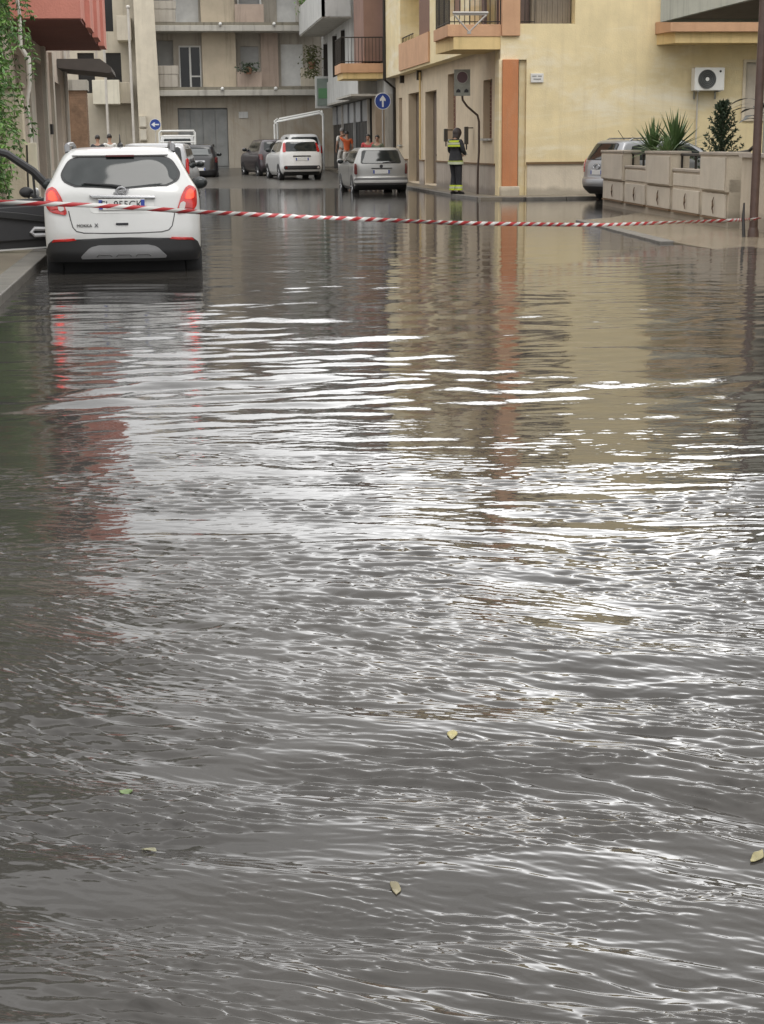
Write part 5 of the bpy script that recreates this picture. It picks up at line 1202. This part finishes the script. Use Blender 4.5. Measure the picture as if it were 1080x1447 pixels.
def yucca(px, py, Y, R, n, seed, lab):
    c = at(px, py, Y=Y); r_ = random.Random(seed); t = thing('yucca_plant', lab, 'plant', (c.x, Y, .3), world=True, group='spiky plants behind the front wall')
    q = MB(); q.tube([(c.x, Y, .1), (c.x+.02, Y, .7), (c.x, Y, c.z)], [.07,.06,.05], 8); q.build('stem', M_BARK, t, smooth=True)
    q = MB()
    for k in range(n):
        a = k*2.39996; el = rad(88 - 95*(k/n)**.9 + r_.gauss(0,5)); L = R*(.85+.3*r_.random()); d = Vector((math.cos(a)*math.cos(el), math.sin(a)*math.cos(el), math.sin(el)))
        s = d.cross(Vector((0,0,1))); s = s.normalized() if s.length > .05 else Vector((1,0,0)); o = Vector((c.x, Y, c.z + .04*(1-k/n)))
        m1 = o + d*L*.45; e = o + d*L + Vector((0,0,-.10*L*(1-abs(math.sin(el))))); i = len(q.v); up = s.cross(d)*.006
        q.v += [tuple(o+s*.02), tuple(o-s*.02), tuple(m1+s*.031), tuple(m1-s*.031), tuple(e), tuple(m1+up)]
        q.f += [(i,i+1,i+5), (i,i+5,i+2), (i+1,i+3,i+5), (i+2,i+5,i+4), (i+5,i+3,i+4)]
    q.build('leaves', M_YUC, t)
yucca(954, 212, 31.2, .74, 66, 3, 'larger spiky yucca behind the front wall')
yucca(922, 214, 32.4, .62, 60, 4, 'smaller spiky yucca behind the front wall')
yucca(943, 222, 30.6, .40, 60, 6, 'lowest spiky yucca showing through the wall railing')
def conifer():
    c = at(1022, 150, Y=28.2); r_ = random.Random(9); z0 = .6
    t = thing('monkey_puzzle_tree', 'small dark spiny conifer behind the front wall by the lamp post', 'tree', (c.x, 28.2, .3), world=True)
    q = MB(); q.tube([(c.x, 28.2, .2), (c.x, 28.2, c.z)], [.05,.02], 8); q.build('trunk', M_BARK, t, smooth=True)
    q = MB(); H = c.z - z0
    for k in range(64):
        f = k/64; z = z0 + H*f; a = k*2.4; L = .50*(1-f)**.8*(.6+.5*r_.random()) + .10; el = .45 + .9*f
        d = Vector((math.cos(a), math.sin(a), el)).normalized(); pts = [Vector((c.x, 28.2, z)) + d*L*i/8 + Vector((0,0,.10*L*(i/8)**2)) for i in range(9)]
        for p in pts:
            leaves(q, [p]*10, [tuple(d*1.2 + Vector((r_.gauss(0,.8), r_.gauss(0,.8), r_.gauss(0,.8)))) for _ in range(10)], .065, .018, r_)
    q.build('crown', M_DKLEAF, t)
conifer()
def broadleaf():
    c = at(1062, 200, Y=27.0); r_ = random.Random(2); t = thing('broad_leaf_plant', 'grey plant with long drooping leaves beside the brown lamp post', 'plant', (c.x, 27, .3), world=True)
    q = MB(); q.tube([(c.x+.1, 27, .2), (c.x+.12, 27, 2.0)], [.04,.03], 8); q.build('stem', M_BARK, t, smooth=True)
    q = MB()
    for k in range(16):
        a = r_.random()*6.28; L = .42+.2*r_.random(); o = Vector((c.x+.12, 27, 1.75+.35*r_.random())); d = Vector((math.cos(a), math.sin(a), .45)); s = Vector((-math.sin(a), math.cos(a), 0)); i = len(q.v)
        for j in range(6):
            f = j/5; p = o + d*L*f + Vector((0,0,-.55*L*f*f)); w_ = .075*math.sin(math.pi*min(1,f*.9+.1)); q.v += [tuple(p+s*w_), tuple(p-s*w_)]
            if j: q.f.append((i+2*j-2, i+2*j-1, i+2*j+1, i+2*j))
    q.build('leaves', leaf_mat('grey_leaf', (.11,.11,.10)), t, smooth=True)
broadleaf()
def balcony_plant(px, py, Y, h, lab, col, n=150):
    c = at(px, py, Y=Y); r_ = random.Random(int(px)); t = thing('trailing_plant', lab, 'plant', tuple(c), world=True)
    q = MB(); q.tube([c + Vector((0,0,-.05)), c + Vector((0,0,.28))], [.13,.17], 12); q.build('pot', mat('clay_pot', (.25,.13,.08)), t)
    q = MB(); P = [c + Vector((r_.gauss(0,.22), r_.gauss(0,.15), .25 + h*(r_.random()-.45))) for _ in range(n*3)]
    leaves(q, P, [(r_.gauss(0,1), r_.gauss(0,1), -.5) for _ in P], .16, .06, r_); q.build('leaves', col, t)
balcony_plant(437, 12, 76.8, 1.6, 'green plant trailing from the big concrete balcony', M_LEAF, 220)
balcony_plant(441, 96, 77.5, 1.5, 'olive potted plant on the far beige balcony by the shop sign', leaf_mat('olive_leaf', (.10,.11,.035)), 160)
balcony_plant(352, 103, 79.3, .5, 'small potted plant on the far balcony under the grey window', M_DKLEAF, 60)

# ------------------------------------------------------------------ drifting leaves
fl = None
for px, py, s, col, lab in ((639, 1042, .032, (.27,.235,.10), 'yellow leaf floating mid water, the largest and brightest one'), (784, 980, .021, (.20,.17,.09), 'small tan leaf floating at right, farthest from the viewer'), (212, 1193, .025, (.22,.21,.13), 'pale yellow leaf floating at lower left'),
        (560, 1256, .028, (.18,.155,.09), 'brownish leaf floating low in the near water'), (178, 1127, .020, (.14,.20,.08), 'greenish leaf floating at lower left above a pale yellow one'), (1071, 1216, .030, (.24,.21,.10), 'tan leaf floating at the right edge of the near water')):
    c = at(px, py, Z=.004); q = MB(); r_ = random.Random(int(px)); a0 = r_.random()*6.28; n = 11; bend = r_.uniform(-.5, .5); curl = r_.uniform(.10, .30)
    for i in range(n):
        f = i/(n-1); w_ = .40*math.sin(math.pi*min(1, f*1.02))**.75*(1-.35*f) * (1 + .16*math.sin(9*f + px)) + .01
        for sg in (1, .5, 0, -.5, -1):
            lx = (f-.5)*s*1.6; ly = sg*w_*s + bend*s*(f-.5)**2*1.4; X_, Y_ = c.x + lx*math.cos(a0)-ly*math.sin(a0), c.y + lx*math.sin(a0)+ly*math.cos(a0)
            q.v.append((X_, Y_, water_z(X_, Y_) + .0025 + curl*s*(sg*w_*1.6)**2 + curl*s*.6*(f-.5)**2))
        if i:
            k = 5*i; q.f += [(k-5+j, k-4+j, k+1+j, k+j) for j in range(4)]
    o = q.build('fallen_leaf', mat('leaf_' + str(px), col, rough=.5, var=.3, scale=40), smooth=True); sm = o.modifiers.new('thick', 'SOLIDIFY'); sm.thickness = .0015
    tag(o, lab, 'leaf', 'leaves floating on the flood water', kind='thing')
# ------------------------------------------------------------------ people
M_SKIN = mat('skin', (.38,.22,.15), rough=.5, var=.08)
M_HAIR = mat('dark_hair', (.02,.016,.013), rough=.55, var=.3, scale=20)
M_LIP = mat('lips', (.30,.11,.09), rough=.45); M_EYE = mat('eye', (.03,.025,.02), rough=.15)
def skin_mesh(name, verts, edges, radii, m, root=0, parent=None, sub=2, flat=None):
    me = bpy.data.meshes.new(name); me.from_pydata([tuple(v) for v in verts], edges, [])
    o = bpy.data.objects.new(name, me); COL.objects.link(o)
    sk = o.modifiers.new('skin', 'SKIN'); sk.use_smooth_shade = True; sk.branch_smoothing = .6
    sv = me.skin_vertices[0].data
    for i, r in enumerate(radii):
        sv[i].radius = r if isinstance(r, tuple) else (r, r); sv[i].use_root = (i == root)
    ss = o.modifiers.new('sub', 'SUBSURF'); ss.levels = sub; ss.render_levels = sub
    dg = bpy.context.evaluated_depsgraph_get(); m2 = bpy.data.meshes.new_from_object(o.evaluated_get(dg)); m2.name = name
    bpy.data.objects.remove(o); m2.materials.clear(); m2.materials.append(m); m2.shade_smooth()
    o = bpy.data.objects.new(name, m2); COL.objects.link(o)
    if parent: o.parent = parent
    return o
class Sk:
    def __init__(s): s.v = []; s.e = []; s.r = []
    def pt(s, p, r, par=None):
        s.v.append(Vector(p)); s.r.append(r)
        if par is not None: s.e.append((par, len(s.v)-1))
        return len(s.v)-1
    def chain(s, par, pts):
        for p, r in pts: par = s.pt(p, r, par)
        return par
def person(label, loc, rotz, H=1.72, pose=None, top=None, legs=None, hair=M_HAIR, shoes=M_INK, sleeve='long', trousers='long', group=None, bulk=1.0, hat=None, skin=M_SKIN):
    """local frame: faces +Y; joints scaled from a 1.72 m figure"""
    P = dict(hipL=(-.09,0,.92), hipR=(.09,0,.92), kneeL=(-.10,.03,.50), kneeR=(.10,.03,.50), ankL=(-.10,-.01,.09), ankR=(.10,-.01,.09), pel=(0,0,.95), waist=(0,.01,1.08), chest=(0,.0,1.27), neckb=(0,-.015,1.43), neck=(0,.0,1.50), head=(0,.02,1.60),
             shL=(-.185,-.01,1.40), shR=(.185,-.01,1.40), elL=(-.24,-.03,1.13), elR=(.24,-.03,1.13), wrL=(-.23,.09,.90), wrR=(.23,.09,.90))
    P.update(pose or {}); k = H/1.72; P = {a: Vector(b)*k for a, b in P.items()}
    t = thing('person', label, 'person', loc, rotz, group)
    s = Sk(); pel = s.pt(P['pel'], (.125*k, .10*k)); wa = s.pt(P['waist'], (.115*k,.09*k), pel); chs = s.pt(P['chest'], (.14*k,.105*k), wa); nb = s.pt(P['neckb'], (.075*k,.07*k), chs); nk = s.pt(P['neck'], .053*k, nb)
    hd = P['head'] - P['neck']; hu = hd.normalized()
    h1 = s.pt(P['neck'] + hd*.65, (.066*k,.085*k), nk); h2 = s.pt(P['head'] + hu*.035*k, (.076*k,.096*k), h1); s.pt(P['head'] + hu*.10*k, (.055*k,.07*k), h2)
    for S in 'LR':
        sg = -1 if S == 'L' else 1
        sh_ = s.pt(P['sh'+S], .062*k, chs); el = s.chain(sh_, [((P['sh'+S]+P['el'+S])/2, .046*k), (P['el'+S], .040*k)]); wr = s.chain(el, [((P['el'+S]*.6+P['wr'+S]*.4), .039*k), (P['wr'+S], .027*k)])
        d = (P['wr'+S]-P['el'+S]).normalized(); pm = s.pt(P['wr'+S] + d*.05*k, (.034*k,.018*k), wr); side = Vector((sg,0,0)); side = (side - d*side.dot(d)).normalized(); nrm = d.cross(side)
        for j, (q, L) in enumerate(((-.028,.07), (-.010,.082), (.009,.078), (.026,.06))):
            b0 = P['wr'+S] + d*.085*k + nrm*q*k; s.chain(pm, [(b0, .0095*k), (b0 + (d*.55*L - side*.012)*k, .0085*k), (b0 + (d*.95*L - side*.032)*k, .0075*k)])
        b0 = P['wr'+S] + d*.035*k - nrm*.035*k; s.chain(pm, [(b0, .011*k), (b0 + (d*.030 - nrm*.018 - side*.012)*k, .0095*k), (b0 + (d*.055 - nrm*.014 - side*.024)*k, .008*k)])
        hp_ = s.pt(P['hip'+S], (.085*k,.088*k), pel); kn = s.chain(hp_, [((P['hip'+S]+P['knee'+S])/2, .074*k), (P['knee'+S], .055*k)]); an = s.chain(kn, [((P['knee'+S]*.65+P['ank'+S]*.35), .055*k), (P['ank'+S], .036*k)])
        s.chain(an, [(P['ank'+S] + Vector((sg*.005,.07,-.05))*k, (.036*k,.028*k)), (P['ank'+S] + Vector((sg*.015,.165,-.062))*k, (.034*k,.022*k))])
    body = skin_mesh('body', s.v, s.e, s.r, skin, parent=t)
    # face: eyes, nose, mouth, ears on the head
    hc = P['head'] + hu*.02*k; fw = Vector((0,1,0)); fw = (fw - hu*fw.dot(hu)).normalized(); rt = fw.cross(hu)
    for sg in (-1, 1):
        q = MB(); q.ball(hc + fw*.082*k + rt*sg*.031*k + hu*.012*k, .012*k, 8, 6); q.build('eye', M_EYE, t, smooth=True)
        q = MB(); q.ball(hc + rt*sg*.076*k - hu*.01*k, .026*k, 8, 6, (.35,.6,1)); q.build('ear', skin, t, smooth=True)
    q = MB(); q.tube([hc + fw*.088*k + hu*.012*k, hc + fw*.112*k - hu*.022*k, hc + fw*.09*k - hu*.03*k], [.009*k,.016*k,.012*k], 8); q.build('nose', skin, t, smooth=True)
    q = MB(); q.tube([hc + fw*.086*k - hu*.055*k - rt*.024*k, hc + fw*.094*k - hu*.053*k, hc + fw*.086*k - hu*.055*k + rt*.024*k], .007*k, 6); q.build('mouth', M_LIP, t, smooth=True)
    if hair:
        q = MB(); c = hc + hu*.030*k - fw*.016*k; q.ball(c, .100*k, 16, 12, (.90,1.05,1.0)); q.v = [v if (Vector(v)-c).dot(fw) < .055*k or (Vector(v)-c).dot(hu) > .035*k else tuple(Vector(v) - fw*.03*k) for v in q.v]
        q.v = [v if (Vector(v)-c).dot(hu) > -.06*k else tuple(Vector(v) + hu*.03*k) for v in q.v]; q.build('hair', hair, t, smooth=True)
    g = 1.28*bulk
    if top:
        s = Sk(); p0_ = s.pt(P['pel'] + Vector((0,0,-.07*k)), (.150*k*bulk,.125*k*bulk)); a = s.pt(P['waist'], (.148*k*bulk,.118*k*bulk), p0_); c = s.pt(P['chest'], (.168*k*bulk,.125*k*bulk), a); s.pt(P['neckb'] + Vector((0,0,.015)), (.080*k,.075*k), c)
        for S in 'LR':
            sh_ = s.pt(P['sh'+S], .076*k*bulk, c); m_ = (P['sh'+S]+P['el'+S])/2; e1 = s.pt(m_, .060*k*bulk, sh_)
            if sleeve == 'long': s.chain(e1, [(P['el'+S], .055*k*bulk), ((P['el'+S]+P['wr'+S])/2, .050*k*bulk), (P['wr'+S]*.93 + P['el'+S]*.07, .044*k*bulk)])
            else: s.pt(m_*.6 + P['el'+S]*.4, .060*k, e1)
        o = skin_mesh('jacket' if sleeve == 'long' else 'shirt', s.v, s.e, s.r, top, parent=t)
    if legs:
        s = Sk(); p0_ = s.pt(P['pel'] + Vector((0,0,.03*k)), (.105*k,.095*k))
        for S in 'LR':
            hp_ = s.pt(P['hip'+S] + Vector((0,0,-.09*k)), .095*k*bulk, p0_); m_ = (P['hip'+S]+P['knee'+S])/2; e1 = s.pt(m_, .088*k*bulk, hp_)
            if trousers == 'long': s.chain(e1, [(P['knee'+S], .076*k*bulk), ((P['knee'+S]+P['ank'+S])/2, .070*k*bulk), (P['ank'+S] + Vector((0,.0,.03)), .066*k*bulk)])
            else: s.pt(P['knee'+S]*.8 + m_*.2, .08*k, e1)
        skin_mesh('trousers' if trousers == 'long' else 'shorts', s.v, s.e, s.r, legs, parent=t)
    if shoes:
        for S in 'LR':
            a = P['ank'+S]; q = MB(); q.tube([a + Vector((0,-.05,-.045))*k, a + Vector((0,.0,-.04))*k, a + Vector((0,.08,-.05))*k, a + Vector((0,.17,-.06))*k, a + Vector((0,.21,-.066))*k], [.036*k,.050*k,.046*k,.040*k,.018*k], 10); q.build('boot', shoes, t, smooth=True)
    return t, P, k
def band(parent, name, m, c, rx, ry, h, th=.008, n=32):
    """closed cloth band round a limb or torso"""
    q = MB(); vs = []; prof = [(1, -h/2), (1, h/2), (1-.12, h/2), (1-.12, -h/2)]
    for i in range(n):
        a = 2*math.pi*i/n
        for s_, z in prof: vs.append((c[0]+rx*s_*math.cos(a), c[1]+ry*s_*math.sin(a), c[2]+z))
    q.add(vs, [(i*4+j, i*4+(j+1) % 4, ((i+1) % n)*4+(j+1) % 4, ((i+1) % n)*4+j) for i in range(n) for j in range(4)]); return q.build(name, m, parent, smooth=True)
M_FIRE = mat('navy_fire_cloth', (.026,.027,.031), rough=.85, var=.25, scale=8, bump=.3)
M_HIVIS = mat('hivis_yellow', (.55,.66,.06), rough=.6, var=.1); M_SILVB = mat('silver_reflective', (.52,.56,.40), rough=.4)
fp = at(643, 279, Y=42.9)
fire, P, k = person('firefighter in dark jacket with yellow bands standing on the corner pavement', (fp.x+.02, 42.9, .058), rad(-52), 1.76,
    dict(head=(-.02,.085,1.585), neck=(-.005,.025,1.50), elL=(-.24,.03,1.12), wrL=(-.10,.22,1.05), elR=(.25,.02,1.14), wrR=(.12,.24,1.06), kneeL=(-.09,.05,.5), kneeR=(.09,.02,.5), ankR=(.10,.02,.09)), M_FIRE, M_FIRE, hair=None, bulk=1.22)
hc = P['head'] + Vector((0,-.005,.03))
q = MB(); q.ball(hc, .128, 18, 12, (.90,1.05,1.02)); q.v = [v for v in q.v]; q.tube([hc + Vector((0,-.02,-.06)), hc + Vector((0,-.06,-.16))], [.115,.09], 14); q.build('hood', mat('dark_brown_hood', (.05,.038,.036), rough=.6), fire, smooth=True)
band(fire, 'hem_band', M_SILVB, (0,.0,.845), .232, .192, .07); band(fire, 'hem_edge', M_HIVIS, (0,.0,.895), .229, .189, .014)
q = MB(); pr = [(1.16,.170,.135), (1.06,.185,.148), (.96,.202,.163), (.86,.220,.180), (.80,.224,.184), (.80,.19,.15)]; nn_ = 28
q.add([(a*math.cos(2*math.pi*i/nn_), b*math.sin(2*math.pi*i/nn_), z) for z, a, b in pr for i in range(nn_)], [(j*nn_+i, j*nn_+(i+1) % nn_, (j+1)*nn_+(i+1) % nn_, (j+1)*nn_+i) for j in range(len(pr)-1) for i in range(nn_)])
q.build('jacket_skirt', M_FIRE, fire, smooth=True)
for zz, mm in ((.10, M_HIVIS), (.035, M_SILVB), (-.03, M_HIVIS)):
    band(fire, 'shoulder_band', mm, (0, -.012, 1.33+zz*.9), .226-.06*max(0,zz-.04)/.06*.4, .172-.03*max(0,zz-.04)/.06, .052)
for S in 'LR':
    a = P['ank'+S]; kn = P['knee'+S]
    for f, mm, h in ((.12, M_HIVIS, .045), (.24, M_SILVB, .05), (.34, M_HIVIS, .045)):
        c = a*(1-f) + kn*f; band(fire, 'ankle_band', mm, tuple(c), .100, .100, h)
    e = P['el'+S]*.45 + P['wr'+S]*.55
q = MB(); q.ball(P['wrR'] + Vector((-.02,.05,.0)), .05, 10, 8, (1,1,.7)); q.build('glove_patch', mat('pale_glove', (.5,.5,.48)), fire, smooth=True)
M_ORS = mat('orange_shirt', (.62,.13,.045), rough=.85, var=.15); M_PALE = mat('pale_cloth', (.58,.56,.52), rough=.85); M_RSH = mat('red_shirt', (.48,.07,.075), rough=.85); M_OLV = mat('olive_shirt', (.13,.15,.10), rough=.85); M_WSH = mat('white_shirt', (.62,.62,.60), rough=.85); M_JEAN = mat('dark_jeans', (.03,.035,.05), rough=.85)
o = at(491, 247, Y=64)
person('person in an orange shirt and white shorts walking away by the silver estate car', (o.x, 64, .27), rad(8), 1.66, dict(wrL=(-.05,.13,1.62), elL=(-.30,.08,1.52), kneeR=(.10,.10,.52), ankR=(.10,-.06,.12)), M_ORS, M_PALE, sleeve='short', trousers='short')
o = at(484.5, 247, Y=66)
person('person in pale clothes half hidden beyond the orange shirted one', (o.x, 66, .29), rad(20), 1.78, dict(kneeL=(-.1,.12,.5)), M_PALE, M_PALE, hair=mat('grey_hair', (.22,.21,.2)), sleeve='short')
o = at(523, 240, Y=58)
person('person in a red shirt standing behind the silver estate car', (o.x, 58.5, .07), rad(170), 1.70, None, M_RSH, M_JEAN, sleeve='short')
o = at(534, 240, Y=58)
person('person in an olive shirt standing behind the silver estate car', (o.x, 58.0, .07), rad(150), 1.66, None, M_OLV, M_JEAN, sleeve='short')
o = at(157, 240, Y=58)
person('person in a white shirt beyond the white crossover roof', (o.x, 58, .09), rad(15), 1.76, None, M_WSH, M_JEAN, sleeve='short')
o = at(140, 240, Y=57)
person('person in a dark top beyond the white crossover roof', (o.x, 57, .09), rad(-10), 1.72, None, M_INK, M_JEAN, sleeve='short')
